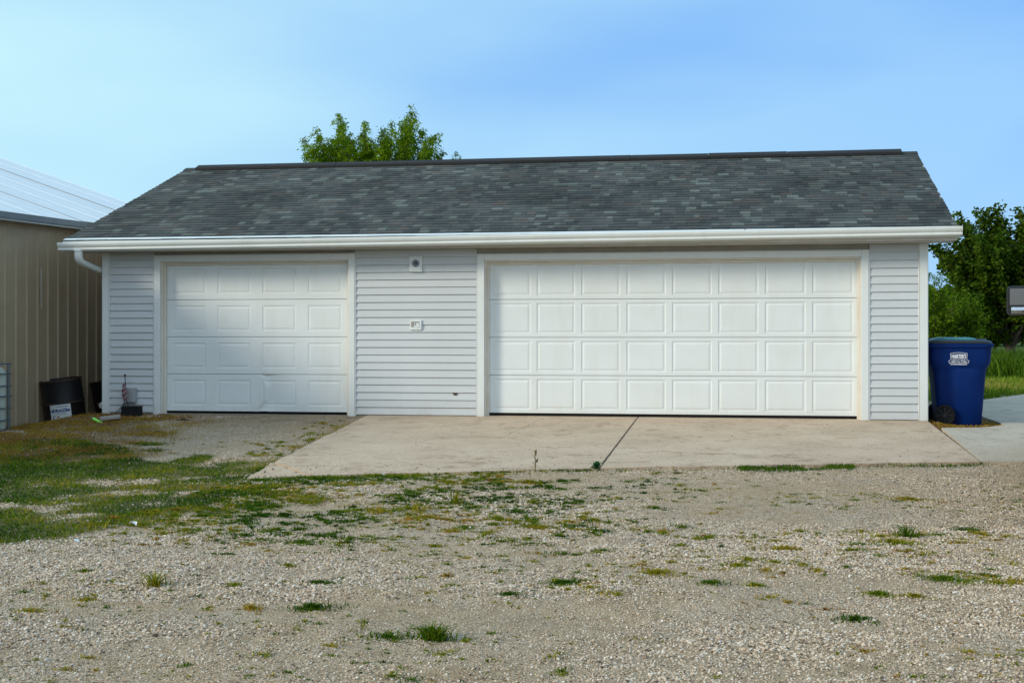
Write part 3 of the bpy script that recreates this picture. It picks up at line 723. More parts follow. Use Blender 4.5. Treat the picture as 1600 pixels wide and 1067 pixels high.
def text_mesh(txt, size, m, name, parent, bend=None, loc=None, rot=None, arc=None, bold=.0, sx=1, sy=1):
    cu = bpy.data.curves.new('t', 'FONT'); cu.body = txt; cu.size = size; cu.align_x = 'CENTER'; cu.align_y = 'CENTER'; cu.offset = bold; cu.resolution_u = 3
    ob = bpy.data.objects.new('t', cu); C.objects.link(ob); bpy.context.view_layer.update()
    me = bpy.data.meshes.new_from_object(ob.evaluated_get(bpy.context.evaluated_depsgraph_get())); bpy.data.objects.remove(ob)
    me.materials.clear(); me.materials.append(m)
    for v in me.vertices:
        x, y = v.co.x*sx, v.co.y*sy
        if arc: y += arc(x)
        v.co = bend(x, y)
    me.name = name
    return link_mesh(name, me, None, parent)
def drumbend(rad, a_c, zc): return lambda x, y: Vector((rad*math.cos(a_c+x/rad), rad*math.sin(a_c+x/rad), zc+y))
ac = AL-.10
text_mesh('DRAIZE', .062, M_blue, 'label_print', d1, bend=drumbend(.2875, ac, .185), bold=.003, sx=.95)
for sg in (-1, 1): curved_patch(ac+sg*.40-.07, ac+sg*.40+.07, .170, .197, .2873, M_blue, 'label_print', d1, 3)
curved_patch(ac-.28, ac+.30, .143, .149, .2873, M_greyt, 'label_print', d1, 6)
curved_patch(ac-.20, ac+.28, .126, .131, .2873, M_greyt, 'label_print', d1, 6)
curved_patch(ac-.40, ac-.36, .062, .115, .2873, M_blue, 'label_print', d1, 1)
curved_patch(ac-.36, ac-.24, .108, .115, .2873, M_blue, 'label_print', d1, 2)
curved_patch(ac-.20, ac-.06, .085, .108, .2873, M_redp, 'label_print', d1, 2)
curved_patch(ac-.15, ac+.40, .236, .248, .2873, M_greyt, 'label_print', d1, 6)
d2 = drum((-.50, 1.42, -.16), (0, 0, 0), 'black steel drum half hidden behind the garage corner')
d2.rotation_euler = (R(4), R(-11), 0)

M_cage = mat('cage_steel', (.12, .15, .18), .45, .1, 9, metal=.6); M_tank = mat('white_plastic_tank', (.42, .45, .40), .35, .06, 3)
tote = empty('liquid_tote', (-.75, -2.5, gz(-.75, -2.5)-.01), 0); tote.rotation_euler = (0, 0, R(-4)); tag(tote, 'white plastic liquid tote in a steel cage on a pallet at the left edge', 'tote')
def rrect(hx, hy, r, z, n=5):
    out = []
    for cx, cy, a0 in ((hx-r, hy-r, 0), (-hx+r, hy-r, 90), (-hx+r, -hy+r, 180), (hx-r, -hy+r, 270)):
        for k in range(n+1):
            a = R(a0+90*k/n); out.append((cx+r*math.cos(a), cy+r*math.sin(a), z))
    return out
b = MB(); b.loft([rrect(.44, .44, .1, .15), rrect(.475, .475, .12, .17), rrect(.48, .48, .12, .86), rrect(.46, .46, .14, .93), rrect(.40, .40, .14, .965)]); b.build('tank', M_tank, tote, True)
b = MB(); b.tube([(0, 0, .965), (0, 0, 1.0)], .08, 20); b.build('tank_lid', M_black, tote, True)
for z in (.155, .28, .43, .58, .71, .86, .985):
    b = MB(); r_ = rrect(.505, .505, .06, z, 3); b.tube(r_+[r_[0]], .010, 6); b.build('cage_rail', M_cage, tote, True)
for sx_, sy_ in [(s_, t_) for s_ in (-.5, .5) for t_ in (-.42, -.21, 0, .21, .42)] + [(t_, s_) for s_ in (-.5, .5) for t_ in (-.42, -.21, 0, .21, .42)]:
    b = MB(); b.tube([(sx_*1.01, sy_*1.01, .13), (sx_*1.01, sy_*1.01, .985)], .009, 6); b.build('cage_bar', M_cage, tote)
for yy in (-.44, 0, .44):
    b = MB(); b.box(-.5, .5, yy-.06, yy+.06, .0, .025).box(-.5, -.38, yy-.06, yy+.06, .025, .11).box(.38, .5, yy-.06, yy+.06, .025, .11).box(-.08, .08, yy-.06, yy+.06, .025, .11); b.build('pallet_runner', M_cage, tote)
b = MB(); b.box(-.5, .5, -.5, .5, .111, .135); b.build('pallet_deck', M_cage, tote)

# utility box, flag, black box, plank, marker
ub = empty('cable_box', (.40, -.02, .10)); tag(ub, 'small grey cable box low on the siding behind the furled flag', 'utility box')
M_ubox = mat('grey_plastic', (.36, .38, .40), .5, .05, 8)
MB().box(-.055, .105, -.075, -.002, .06, .27).bevel(.008, 2).build('box_body', M_ubox, ub); MB().box(-.045, .095, -.082, -.074, .07, .26).bevel(.003, 1).build('box_cover', M_ubox, ub)
b = MB(); b.tube([(.02, -.04, .06), (.02, -.035, -.12)], .014, 8); b.build('conduit', M_ubox, ub, True)
for i, (x, c_) in enumerate(((.0, (.02, .02, .02)), (-.02, (.03, .04, .09)), (-.035, (.02, .02, .02)), (.05, (.12, .13, .14)))):
    b = MB(); b.tube([(x, -.07, .10), (x-.03, -.10, .02), (x-.06-.02*i, -.13, -.06), (x-.11-.015*i, -.16, -.13)], .006, 6); b.build('cable', mat('cable_sheath', c_, .5), ub, True)
fl = empty('small_flag', (.40, -.18, gz(.4, -.18))); tag(fl, 'small furled red and white striped flag on a dark stick against the siding', 'flag')
b = MB(); b.tube([(.07, -.05, .0), (.02, -.0, .30), (-.04, .08, .53)], .006, 6); b.build('stick', mat('dark_stick', (.02, .018, .016), .6), fl, True)
b = MB(); b.tube([(-.04, .08, .53), (-.043, .084, .565)], .011, 8); b.build('finial', M_black, fl, True)
def flag_mesh():
    m = bpy.data.materials.new('flag_stripes'); m.use_nodes = True; N = m.node_tree.nodes; L = m.node_tree.links
    at = N.new('ShaderNodeAttribute'); at.attribute_name = 'tone'; mt = N.new('ShaderNodeMath'); mt.operation = 'FRACT'; L.new(at.outputs['Fac'], mt.inputs[0])
    c_ = ramp(N, L, mt.outputs[0], [(0, (.15, .03, .045)), (.5, (.24, .23, .26))], 'CONSTANT'); L.new(c_, N['Principled BSDF'].inputs['Base Color']); N['Principled BSDF'].inputs['Roughness'].default_value = .8
    nu, nv = 26, 26; V = []; T = []; Lp = []; St = []
    for j in range(nv+1):
        t = j/nv; z = .44-.27*t; wdt = .008+.026*math.sin(math.pi*min(1, t*1.02)*.93+.12)
        for i in range(nu):
            a = 2*math.pi*i/nu; rr = wdt*(1+.28*math.sin(5*a+3*t))
            V.append((rr*math.cos(a)+.0+.03*t-.008, rr*.7*math.sin(a)-.02-.01*t, z)); T.append(4*t+i/nu*1.0*1.5+.3*math.sin(a)+2)
    for j in range(nv):
        for i in range(nu):
            q = (i+1) % nu; St.append(len(Lp)); Lp += [j*nu+i, j*nu+q, (j+1)*nu+q, (j+1)*nu+i]
    link_mesh('flag_cloth', np_mesh('flag_cloth', V, Lp, St, T), m, fl, smooth=True)
flag_mesh()
bx_ = empty('black_box', (.59, -.36, gz(.59, -.36)-.02)); bx_.rotation_euler = (0, 0, R(6)); tag(bx_, 'low black box standing on dead grass below the siding', 'box')
MB().box(-.12, .12, -.09, .09, 0, .15).bevel(.006, 1).build('box_body', M_black, bx_); MB().box(-.125, .125, -.095, .095, .151, .163).bevel(.003, 1).build('box_lid', mat('dark_lid', (.018, .018, .019), .8, spec=.15), bx_)
b = MB(); b.box(-.13, .13, -.085, .085, 0, .035).bevel(.004, 1); o = b.build('wood_plank', mat('weathered_wood', (.30, .28, .25), .85, .2, 8, bump=.4, stretch=(1, 9, 9)))
o.location = (.60, -1.02, gz(.6, -1.02)+.035); o.rotation_euler = (R(5), R(-6), R(28)); tag(o, 'short weathered grey plank end lying in dead grass', 'plank')
mk = empty('green_marker', (.53, -1.24, gz(.53, -1.24)+.03)); mk.rotation_euler = (R(10), R(30), R(20)); tag(mk, 'bright lime green plastic marker lying beside the plank', 'marker')
M_lime = mat('lime_plastic', (.30, .85, .12), .35)
b = MB(); b.tube([(-.075, 0, 0), (-.07, 0, 0), (.06, 0, 0), (.075, 0, 0)], [.012, .019, .019, .012], 10); b.build('marker_tube', M_lime, mk, True)
b = MB(); b.tube([(.076, 0, 0), (.115, 0, -.01)], .015, 10); b.build('marker_cap', M_black, mk, True)
M_clod = mat('dark_soil', (.055, .034, .022), .95, .4, 30, bump=.8, bscale=40)
def clod(x, y, s, label):
    r = random.Random(int(x*100)); b = MB(); bmesh.ops.create_icosphere(b.bm, subdivisions=3, radius=1)
    for v in b.bm.verts:
        n = v.co.normalized(); k = 1+.35*math.sin(5*n.x+3*n.y+x)+.25*math.sin(9*n.y+7*n.z); v.co = Vector((n.x*s*k*1.5, n.y*s*k, max(-.2, n.z)*s*k*.45))
    o = b.build('soil_clod', M_clod, None, True); o.location = (x, y, gz(x, y)+.005); tag(o, label, 'soil clod', 'dark clods in front of the small door')
clod(1.56, -.86, .055, 'larger dark brown clod on gravel before the small door')
clod(1.79, -2.15, .030, 'small blackish clod on the gravel farther from the small door')
def litter(x, y, s, label, seed):
    r = random.Random(seed); b = MB(); n = 7; pts = [(s*(.6+.5*r.random())*math.cos(2*math.pi*k/n), s*.8*(.6+.5*r.random())*math.sin(2*math.pi*k/n), s*.9*r.random()) for k in range(n)]
    top = (0, 0, s*.75)
    for k in range(n): b.face([pts[k], pts[(k+1) % n], top])
    bmesh.ops.remove_doubles(b.bm, verts=b.bm.verts, dist=.0001)
    bmesh.ops.solidify(b.bm, geom=list(b.bm.faces), thickness=.001)
    o = b.build('crumpled_paper', mat('white_paper', (.75, .80, .84), .6)); o.location = (x, y, gz(x, y)+.01); tag(o, label, 'litter', 'white scraps of litter in the yard')
litter(4.52, -8.53, .040, 'largest crumpled white scrap in the green weeds', 1)
litter(4.44, -9.23, .022, 'small white scrap at the lower edge of the green weeds', 2)
litter(4.12, -9.3, .014, 'tiny pale scrap left of the weeds beside bare gravel', 5)
litter(5.28, -10.45, .024, 'white scrap alone on the open gravel', 3)
litter(5.55, -5.45, .032, 'white scrap lying against the slab edge', 4)

# ---------------------------------------------------------------- wheeled bin
M_bin = mat('blue_bin_plastic', (.0006, .018, .118), .5, .15, 3, bump=.1, bscale=60, spec=.14)
M_lid = mat('dark_lid_plastic', (.012, .016, .02), .4); M_teal = mat('teal_lid_sheen', (.02, .16, .15), .3, .2, 3)  # teal of the lid top is its reflected sheen put into the colour
BZ = gz(11.7, .4)-.012
bn = empty('wheeled_bin', (11.62, .50, BZ)); bn.scale = (.945, 1, 1); tag(bn, 'blue wheeled refuse bin with white printed emblem beside the garage corner', 'bin')
def bsec(z, x0, x1, hy, r=.09, flute=0):
    cx = (x0+x1)/2; hx = (x1-x0)/2; pts = rrect(hx, hy, r, z, 6); out = []
    for (x, y, zz) in pts: out.append((x+cx, y, zz))
    return out
def dens(ring, n=4):
    out = []
    for i in range(len(ring)):
        a = Vector(ring[i]); b = Vector(ring[(i+1) % len(ring)])
        k = n if (a-b).length > .1 else 1
        for j in range(k): out.append(a.lerp(b, j/k))
    return out
secs = [(0, -.26, .27, .27, .06), (.03, -.28, .285, .285, .07), (.40, -.315, .315, .315, .09), (.70, -.345, .338, .335, .10), (.735, -.36, .352, .347, .11), (.79, -.385, .385, .368, .11), (.83, -.39, .395, .375, .11), (1.0, -.40, .405, .38, .11)]
body = MB(); rings = [dens(bsec(z, a, b_, h, r), 8) for z, a, b_, h, r in secs]
for ring, (z, *_x) in zip(rings, secs):
    if z <= .7:
        for i, p in enumerate(ring):
            if abs(p.y) > .22 and .0 < p.x+.08 < .26: p.y *= 1.07     # centre rib on the flank
body.loft(rings); ob_ = body.build('bin_body', M_bin, bn, True)
b = MB(); b.loft([dens(bsec(1.0, -.405, .41, .385, .11), 2), dens(bsec(1.004, -.425, .43, .40, .12), 2), dens(bsec(1.048, -.43, .435, .405, .12), 2), dens(bsec(1.052, -.41, .415, .39, .12), 2)]); b.build('bin_rim', M_bin, bn, True)
b = MB(); b.loft([dens(bsec(1.053, -.425, .415, .395, .12), 2), dens(bsec(1.072, -.43, .41, .395, .12), 2), dens(bsec(1.09, -.415, .39, .375, .12), 2), dens(bsec(1.104, -.36, .33, .33, .12), 2)]); lid = b.build('bin_lid', M_lid, bn, True)
b = MB(); b.loft([dens(bsec(1.100, -.34, .22, .31, .10), 2), dens(bsec(1.122, -.32, .20, .29, .10), 2), dens(bsec(1.134, -.24, .14, .22, .10), 2)]); b.build('lid_top', M_teal, lid, True)
b = MB(); b.box(.22, .36, -.14, .14, 1.085, 1.118).bevel(.012, 2); b.build('lid_grip', M_lid, lid, True)
b = MB(); b.tube([(-.448, -.28, 1.02), (-.448, .28, 1.02)], .014, 10); b.build('handle', M_lid, bn, True)
M_tyre = mat('black_wheel', (.006, .006, .007), .6, spec=.2)
for yy in (-.335, .335):
    w_ = MB(); n = 28
    w_.loft([[(-.215+q*math.cos(2*math.pi*k/n), yy+dy, .135+q*math.sin(2*math.pi*k/n)) for k in range(n)] for q, dy in ((.05, -.034), (.10, -.030), (.118, -.036), (.138, -.030), (.142, -.015), (.142, .015), (.138, .03), (.05, .034))])
    wh = w_.build('wheel', M_tyre, bn, True)
    h = MB(); sg = -1 if yy < 0 else 1
    h.tube([(-.215, yy+sg*.03, .135), (-.215, yy+sg*.048, .135)], .028, 14); h.build('hub', M_lid, wh, True)
    for k in range(8):
        a = 2*math.pi*k/8; MX = Matrix.Translation((-.215, yy+sg*.034, .135)) @ Matrix.Rotation(a, 4, 'Y')
        MB().box(.03, .105, -.004, .004, -.007, .007, MX).build('spoke', M_lid, wh)
b = MB(); b.tube([(-.215, -.31, .135), (-.215, .31, .135)], .012, 8); b.build('axle', M_metal, bn)
# printed emblem on the flank that faces the camera
M_print = mat('white_print', (.78, .82, .88), .5)
EX, EZ, EY = -.035, .895, -.3795
def onbin(zc): return lambda x, y: Vector((EX+x, EY-.0022+(.008*(1-(zc+y)) if 1 else 0)*0, zc+y))
hb = lambda zc: (lambda x, y: Vector((EX+x, -(.375+.005*((zc+y-.022)-.83)/.17)-.006+(.0)*x, zc+y-.022)) if zc+y-.022 > .83 else Vector((EX+x, -(.368+.007*((zc+y-.022)-.79)/.04)-.004, zc+y-.022)))
text_mesh("HARTER'S", .062, M_print, 'emblem_print', bn, bend=hb(.912), bold=.0025, sx=.70, sy=1.05)
text_mesh('QUICK CLEAN-UP', .020, M_print, 'emblem_print', bn, bend=hb(.872), sx=1.0, arc=lambda x: -1.6*x*x)
text_mesh('920-794-3138', .034, M_print, 'emblem_print', bn, bend=hb(.838), bold=.0008, sx=.95)
text_mesh('www.hartersdisposal.com', .024, M_print, 'emblem_print', bn, bend=hb(.813), bold=.001, sx=.86)
def outline(pts, wdt, zc):
    b = MB(); f_ = hb(zc)
    for (x1, z1), (x2, z2) in zip(pts, pts[1:]):
        dx, dz = x2-x1, z2-z1; l = math.hypot(dx, dz) or 1e-6; nx, nz_ = -dz/l*wdt/2, dx/l*wdt/2
        b.face([f_(x1+nx, z1+nz_), f_(x2+nx, z2+nz_), f_(x2-nx, z2-nz_), f_(x1-nx, z1-nz_)])
    return b.build('emblem_outline', M_print, bn)
outline([(-.105, -.03), (-.108, .038)] + [(-.108+.216*k/8, .038+.012*math.sin(math.pi*k/8)) for k in range(9)] + [(.105, -.03)], .0045, .912)
outline([(-.105, -.042)]+[(-.105+.21*k/10, -.042+.022*math.sin(math.pi*k/10)) for k in range(11)]+[(.135, -.06), (.12, -.068), (.125, -.085), (.098, -.083), (.098, -.066)]+[(.098-.196*k/10, -.066+.022*math.sin(math.pi*k/10)) for k in range(11)]+[(-.098, -.083), (-.125, -.085), (-.12, -.068), (-.135, -.06), (-.105, -.042)], .0045, .912)

# ---------------------------------------------------------------- pickup: only its towing mirror reaches into view
M_paint = mat('dark_truck_paint', (.03, .035, .045), .25, spec=.6); M_glass = mat('dark_glass', (.01, .012, .014), .08); M_mirror = mat('mirror_glass', (.20, .21, .22), .15, metal=.35); M_plast = mat('mirror_housing', (.008, .008, .009), .4)
tr = empty('pickup_truck', (11.62, -4.6, gz(12.3, -4.6)+.02)); tr.rotation_euler = (0, 0, -R(11.3)); tag(tr, 'dark pickup mostly outside the right edge, only its black towing mirror showing', 'truck')
def arch(cx, r, n=10): return [(cx-r*math.cos(math.pi*k/n), .38+r*math.sin(math.pi*k/n)*1.05) for k in range(n+1)]
side = [(-3.55, .55), (-3.0, .5)] + arch(-2.45, .45) + [(-1.8, .42), (.45, .42)] + arch(1.05, .45) + [(1.55, .5), (1.98, .55), (2.0, 1.05), (1.85, 1.16), (.62, 1.25), (-3.52, 1.25)]
MB().prism(side, 'x', .02, 1.98).build('body', M_paint, tr)
cab = MB(); q = [(.70, 1.251, 0), (.05, 1.84, .18), (-1.05, 1.86, .18), (-1.35, 1.251, 0)]
A = [cab.bm.verts.new((.06+i, y, z)) for y, z, i in q]; B = [cab.bm.verts.new((1.94-i, y, z)) for y, z, i in q]
cab.bm.faces.new(A); cab.bm.faces.new(B[::-1])
for i in range(4): cab.bm.faces.new([A[i], B[i], B[(i+1) % 4], A[(i+1) % 4]])
cab.build('cab', M_paint, tr)
for sx_ in (0, 1):
    for (y0, y1) in ((-.35, .42), (-1.12, -.43)):
        w_ = MB(); X = lambda z: (.05+(z-1.25)*.305) if sx_ == 0 else (1.95-(z-1.25)*.305)
        w_.face([(X(1.33), y0-(.03 if y0 < -1 else 0), 1.33), (X(1.33), y1+(.03 if y1 > 0 else 0), 1.33), (X(1.78), y1-(.38 if y1 > 0 else 0), 1.78), (X(1.78), y0+(.06 if y0 < -1 else 0), 1.78)]); w_.build('side_window', M_glass, tr)
w_ = MB(); w_.face([(.2, .655, 1.30), (1.8, .655, 1.30), (1.68, .115, 1.79), (.32, .115, 1.79)]); w_.build('windscreen', M_glass, tr)
w_ = MB(); w_.face([(.25, -1.31, 1.35), (1.75, -1.31, 1.35), (1.66, -1.10, 1.78), (.34, -1.10, 1.78)]); w_.build('rear_window', M_glass, tr)
MB().box(.05, 1.95, -3.68, -3.56, .5, .68).bevel(.02, 2).build('rear_bumper', M_metal, tr); MB().box(.05, 1.95, 2.01, 2.12, .45, .7).bevel(.02, 2).build('front_bumper', M_metal, tr)
for x in (.03, 1.81): MB().box(x, x+.16, -3.585, -3.545, .8, 1.15).bevel(.01, 1).build('tail_light', mat('red_lens', (.3, .01, .01), .3), tr)
for x in (.12, 1.5): MB().box(x, x+.38, 1.99, 2.02, .82, 1.02).bevel(.005, 1).build('headlight', mat('clear_lens', (.6, .6, .6), .2), tr)
for yy in (-2.45, 1.05):
    for x in (.02, 1.72):
        w_ = MB(); n = 28
        w_.loft([[(x+dx, yy+q_*math.cos(2*math.pi*k/n), .39+q_*math.sin(2*math.pi*k/n)) for k in range(n)] for q_, dx in ((.22, .03), (.25, .0), (.37, .0), (.39, .03), (.39, .21), (.37, .24), (.22, .24))]); wh = w_.build('wheel', M_tyre, tr, True)
        w_ = MB(); w_.tube([(x+.035, yy, .39), (x+.205, yy, .39)], .22, 20); w_.build('rim', M_metal, wh, True)
        if x < 1:
            pass
MZ = 1.27-tr.location.z
mr_ = MB(); mr_.loft([[(p[0]-.20, y, p[1]+MZ+.137) for p in [(a[0], a[1]) for a in rrect(.112*s_, .137*s_, .035*s_, 0)]] for y, s_ in ((.0, .96), (.012, 1.0), (.05, .98), (.10, .72))]); mrr = mr_.build('mirror_housing', M_plast, tr, True)
def panel(x0, x1, z0, z1, y, m, name, bulge=0):
    b = MB(); n = 6; r_ = .012
    g_ = [[(x0+(x1-x0)*i/n, y-bulge*(1-(2*i/n-1)**2)*(1-(2*j/n-1)**2), z0+(z1-z0)*j/n) for i in range(n+1)] for j in range(n+1)]
    for j in range(n):
        for i in range(n): b.face([g_[j][i], g_[j][i+1], g_[j+1][i+1], g_[j+1][i]])
    bmesh.ops.remove_doubles(b.bm, verts=b.bm.verts, dist=.00005); return b.build(name, m, mrr, True)
panel(-.285, -.105, MZ+.098, MZ+.252, -.003, M_mirror, 'mirror_glass'); panel(-.272, -.11, MZ+.016, MZ+.078, -.003, mat('spotter_mirror', (.55, .6, .65), .1, metal=1.0), 'spotter_glass', .018)
b = MB(); b.box(-.298, -.10, -.004, .004, MZ+.083, MZ+.094); b.build('mirror_divider', M_plast, mrr)
for z in (MZ+.06, MZ+.2):
    b = MB(); b.tube([(-.10, .05, z), (.03, .12, z-.02)], .018, 8); b.build('mirror_arm', M_plast, mrr, True)

# ---------------------------------------------------------------- gravel stones (uncountable)
rs = np.random.RandomState(5)
FWD = np.array([-math.sin(TH), math.cos(TH)]); RGT = np.array([math.cos(TH), math.sin(TH)])
def view_uv(X, Y):
    dx, dy = X-8.9, Y+17.7; return dx*RGT[0]+dy*RGT[1], dx*FWD[0]+dy*FWD[1]
# bumpy ground height, as built
def gtop(X, Y):
    hgt = (fbm(X*1.3, Y*1.3, 3, 4)-.5)*.05 + (fbm(X*7, Y*7, 9, 3)-.5)*.022
    hgt = hgt*sstep(0, .9, -Y)
    rut = np.exp(-((Y+10.9+(X-6)*-.02)/.25)**2) - .8*np.exp(-((Y+10.35+(X-6)*-.02)/.18)**2)
    return g0(X, Y)+np.where(inpoly(X, Y, slab_area), 0, hgt - .014*rut)
def build_gravel():
    n = 1250000
    X = rs.uniform(-1.5, 14, n); Y = rs.uniform(-13.6, -.15, n)
    u, d = view_uv(X, Y)
    ons = inpoly(X, Y, slab_area); keep = (np.abs(u) < d*.44+.6) & (d > 4.6) & (~ons | (rs.rand(n) < .006+.06*np.exp((-4.9-Y)*2.2)))
    coarse = fbm(X*.55+9, Y*.9, 55, 4); cn2 = fbm(X*2.2, Y*3.0, 57, 3)
    band = .5+1.3*(coarse-.5)*2+.5*(cn2-.5)*2
    band = band + .35*sstep(9.2, 6.5, d) - .9*np.exp(-((Y+11.05-(X-6)*.02)/.22)**2)*sstep(8.8, 7.5, X)
    band = band - .4*sstep(-4, -2.5, Y)*(X < 4)
    prob = np.clip(.34+.66*band, .22, 1)*(1-.93*grass_mask(X, Y))
    prob = prob*np.where(d > 9.5, .62, 1)
    keep &= rs.rand(n) < prob
    ons = ons[keep]; X, Y, d, band = X[keep], Y[keep], d[keep], band[keep]
    m = len(X)
    sz = .0028+.0040*rs.rand(m)**2.8*(0.4+np.clip(band, 0, 1.4))
    big = rs.rand(m) < .006; sz = np.where(big, sz*1.8, sz)
    Z = gtop(X, Y)+sz*.25+np.where(ons, .021, 0)
    V = np.stack([X, Y, Z], -1)
    me = bpy.data.meshes.new('gravel'); me.vertices.add(m); me.vertices.foreach_set('co', V.astype(np.float32).ravel())
    a = me.attributes.new('size', 'FLOAT_VECTOR', 'POINT'); sc = np.stack([sz*rs.uniform(.8, 1.5, m), sz*rs.uniform(.8, 1.3, m), sz*rs.uniform(.5, .95, m)], -1); a.data.foreach_set('vector', sc.astype(np.float32).ravel())
    a = me.attributes.new('turn', 'FLOAT_VECTOR', 'POINT'); a.data.foreach_set('vector', np.stack([rs.uniform(-.5, .5, m), rs.uniform(-.5, .5, m), rs.uniform(0, 6.28, m)], -1).astype(np.float32).ravel())
    a = me.attributes.new('pick', 'INT', 'POINT'); a.data.foreach_set('value', rs.randint(0, 3, m).astype(np.int32))
    print('stones', m)
    mt = bpy.data.materials.new('limestone_chips'); mt.use_nodes = True; N = mt.node_tree.nodes; L = mt.node_tree.links
    b = N['Principled BSDF']; b.inputs['Roughness'].default_value = .9; b.inputs['Specular IOR Level'].default_value = .2
    oi = N.new('ShaderNodeObjectInfo')
    c_ = ramp(N, L, oi.outputs['Random'], [(0, (.07, .058, .045)), (.10, (.19, .14, .095)), (.22, (.40, .315, .23)), (.5, (.53, .425, .31)), (.7, (.59, .495, .38)), (.84, (.55, .51, .46)), (.95, (.75, .69, .60)), (1, (.44, .28, .17))])
    L.new(c_, b.inputs['Base Color'])
    o = link_mesh('gravel', me, None); tag(o, 'pale crushed limestone gravel covering the yard', 'gravel', kind='stuff')
    ng = bpy.data.node_groups.new('gravel_stones', 'GeometryNodeTree'); ng.interface.new_socket('Geometry', in_out='INPUT', socket_type='NodeSocketGeometry'); ng.interface.new_socket('Geometry', in_out='OUTPUT', socket_type='NodeSocketGeometry')
    gn = ng.nodes; gl = ng.links; gi = gn.new('NodeGroupInput'); go = gn.new('NodeGroupOutput')
    g2i = gn.new('GeometryNodeGeometryToInstance')
    for k in range(3):
        ic = gn.new('GeometryNodeMeshIcoSphere'); ic.inputs['Radius'].default_value = 1; ic.inputs['Subdivisions'].default_value = 1 if k else 2
        sp_ = gn.new('GeometryNodeSetPosition'); nz = gn.new('ShaderNodeTexNoise'); nz.noise_dimensions = '4D'; nz.inputs['W'].default_value = k*3.7; nz.inputs['Scale'].default_value = 1.1
        sb = gn.new('ShaderNodeVectorMath'); sb.operation = 'SUBTRACT'; sb.inputs[1].default_value = (.5, .5, .5); gl.new(nz.outputs['Color'], sb.inputs[0])
        ml = gn.new('ShaderNodeVectorMath'); ml.operation = 'SCALE'; ml.inputs['Scale'].default_value = 1.5; gl.new(sb.outputs[0], ml.inputs[0])
        gl.new(ic.outputs[0], sp_.inputs[0]); gl.new(ml.outputs[0], sp_.inputs['Offset'])
        sm = gn.new('GeometryNodeSetMaterial'); sm.inputs['Material'].default_value = mt; gl.new(sp_.outputs[0], sm.inputs[0]); gl.new(sm.outputs[0], g2i.inputs[0])
    ip = gn.new('GeometryNodeInstanceOnPoints'); gl.new(gi.outputs[0], ip.inputs['Points']); gl.new(g2i.outputs[0], ip.inputs['Instance']); ip.inputs['Pick Instance'].default_value = True
    def attr(nm, t):
        a_ = gn.new('GeometryNodeInputNamedAttribute'); a_.data_type = t; a_.inputs['Name'].default_value = nm; return a_.outputs[0]
    gl.new(attr('pick', 'INT'), ip.inputs['Instance Index']); gl.new(attr('size', 'FLOAT_VECTOR'), ip.inputs['Scale'])
    er = gn.new('FunctionNodeEulerToRotation'); gl.new(attr('turn', 'FLOAT_VECTOR'), er.inputs[0]); gl.new(er.outputs[0], ip.inputs['Rotation'])
    gl.new(ip.outputs[0], go.inputs[0])
    md = o.modifiers.new('stones', 'NODES'); md.node_group = ng
build_gravel()

# ---------------------------------------------------------------- weeds and grass
M_grass = leafmat('yard_weeds', [(0, (.022, .066, .004)), (.25, (.060, .135, .005)), (.45, (.16, .205, .007)), (.65, (.34, .27, .018)), (.82, (.36, .21, .04)), (1, (.22, .105, .03))])
def blades(name, P, H, Wd, tone, lean=.6, seed=1):
    r = np.random.RandomState(seed); n = len(P)
    a = r.uniform(0, 2*np.pi, n); la = r.uniform(0, 2*np.pi, n); ln = H*lean*r.uniform(.2, 1.3, n)
    wx, wy = np.cos(a)*Wd/2, np.sin(a)*Wd/2; lx, ly = np.cos(la)*ln, np.sin(la)*ln
    V = np.zeros((n, 5, 3))
    V[:, 0] = P + np.stack([-wx, -wy, np.zeros(n)], -1); V[:, 1] = P + np.stack([wx, wy, np.zeros(n)], -1)
    mid = P + np.stack([lx*.35, ly*.35, H*.6], -1); V[:, 2] = mid+np.stack([wx*.8, wy*.8, np.zeros(n)], -1); V[:, 3] = mid-np.stack([wx*.8, wy*.8, np.zeros(n)], -1)
    V[:, 4] = P + np.stack([lx, ly, H*np.clip(1-.25*lean*r.rand(n), .3, 1)], -1)
    b = np.arange(n)*5
    loops = np.stack([b, b+1, b+2, b+3, b+3, b+2, b+4], -1).ravel(); st = np.stack([np.arange(n)*7, np.arange(n)*7+4], -1).ravel()
    return np_mesh(name, V.reshape(-1, 3), loops, st, np.repeat(tone, 5))
def scatter(name, n, box, prob, hfun, wfun, tfun, seed, label, cat, m=None, lean=.7, zf=gtop):
    r = np.random.RandomState(seed); X = r.uniform(box[0], box[1], n); Y = r.uniform(box[2], box[3], n)
    k = r.rand(n) < prob(X, Y); X, Y = X[k], Y[k]; n = len(X)
    P = np.stack([X, Y, zf(X, Y)], -1); me = blades(name, P, hfun(X, Y, r), wfun(n, r), tfun(X, Y, r), lean, seed)
    print(name, n)
    o = link_mesh(name, me, m or M_grass); tag(o, label, cat, kind='stuff'); return o
noslab = lambda X, Y: ~inpoly(X, Y, slab_area)
scatter('green_weeds', 380000, (-3, 6.2, -12, -.3), lambda X, Y: grass_mask(X, Y)**1.2*noslab(X, Y), lambda X, Y, r: (.005+.022*r.rand(len(X))**1.6)*(.6+.8*grass_mask(X, Y))*(.6+.9*fbm(X*4, Y*4, 15, 2)), lambda n, r: r.uniform(.004, .009, n),
        lambda X, Y, r: np.clip(.06+1.7*(fbm(X*1.1, Y*1.1, 71, 4)-.40)+.75*sstep(1.3, .1, X+.33*(Y+4.5)) + .10*sstep(-7, -3.5, Y) + r.normal(0, .12, len(X)), 0, 1), 2, 'patchy low green weeds spread over the left of the gravel yard', 'weeds', lean=1.5)
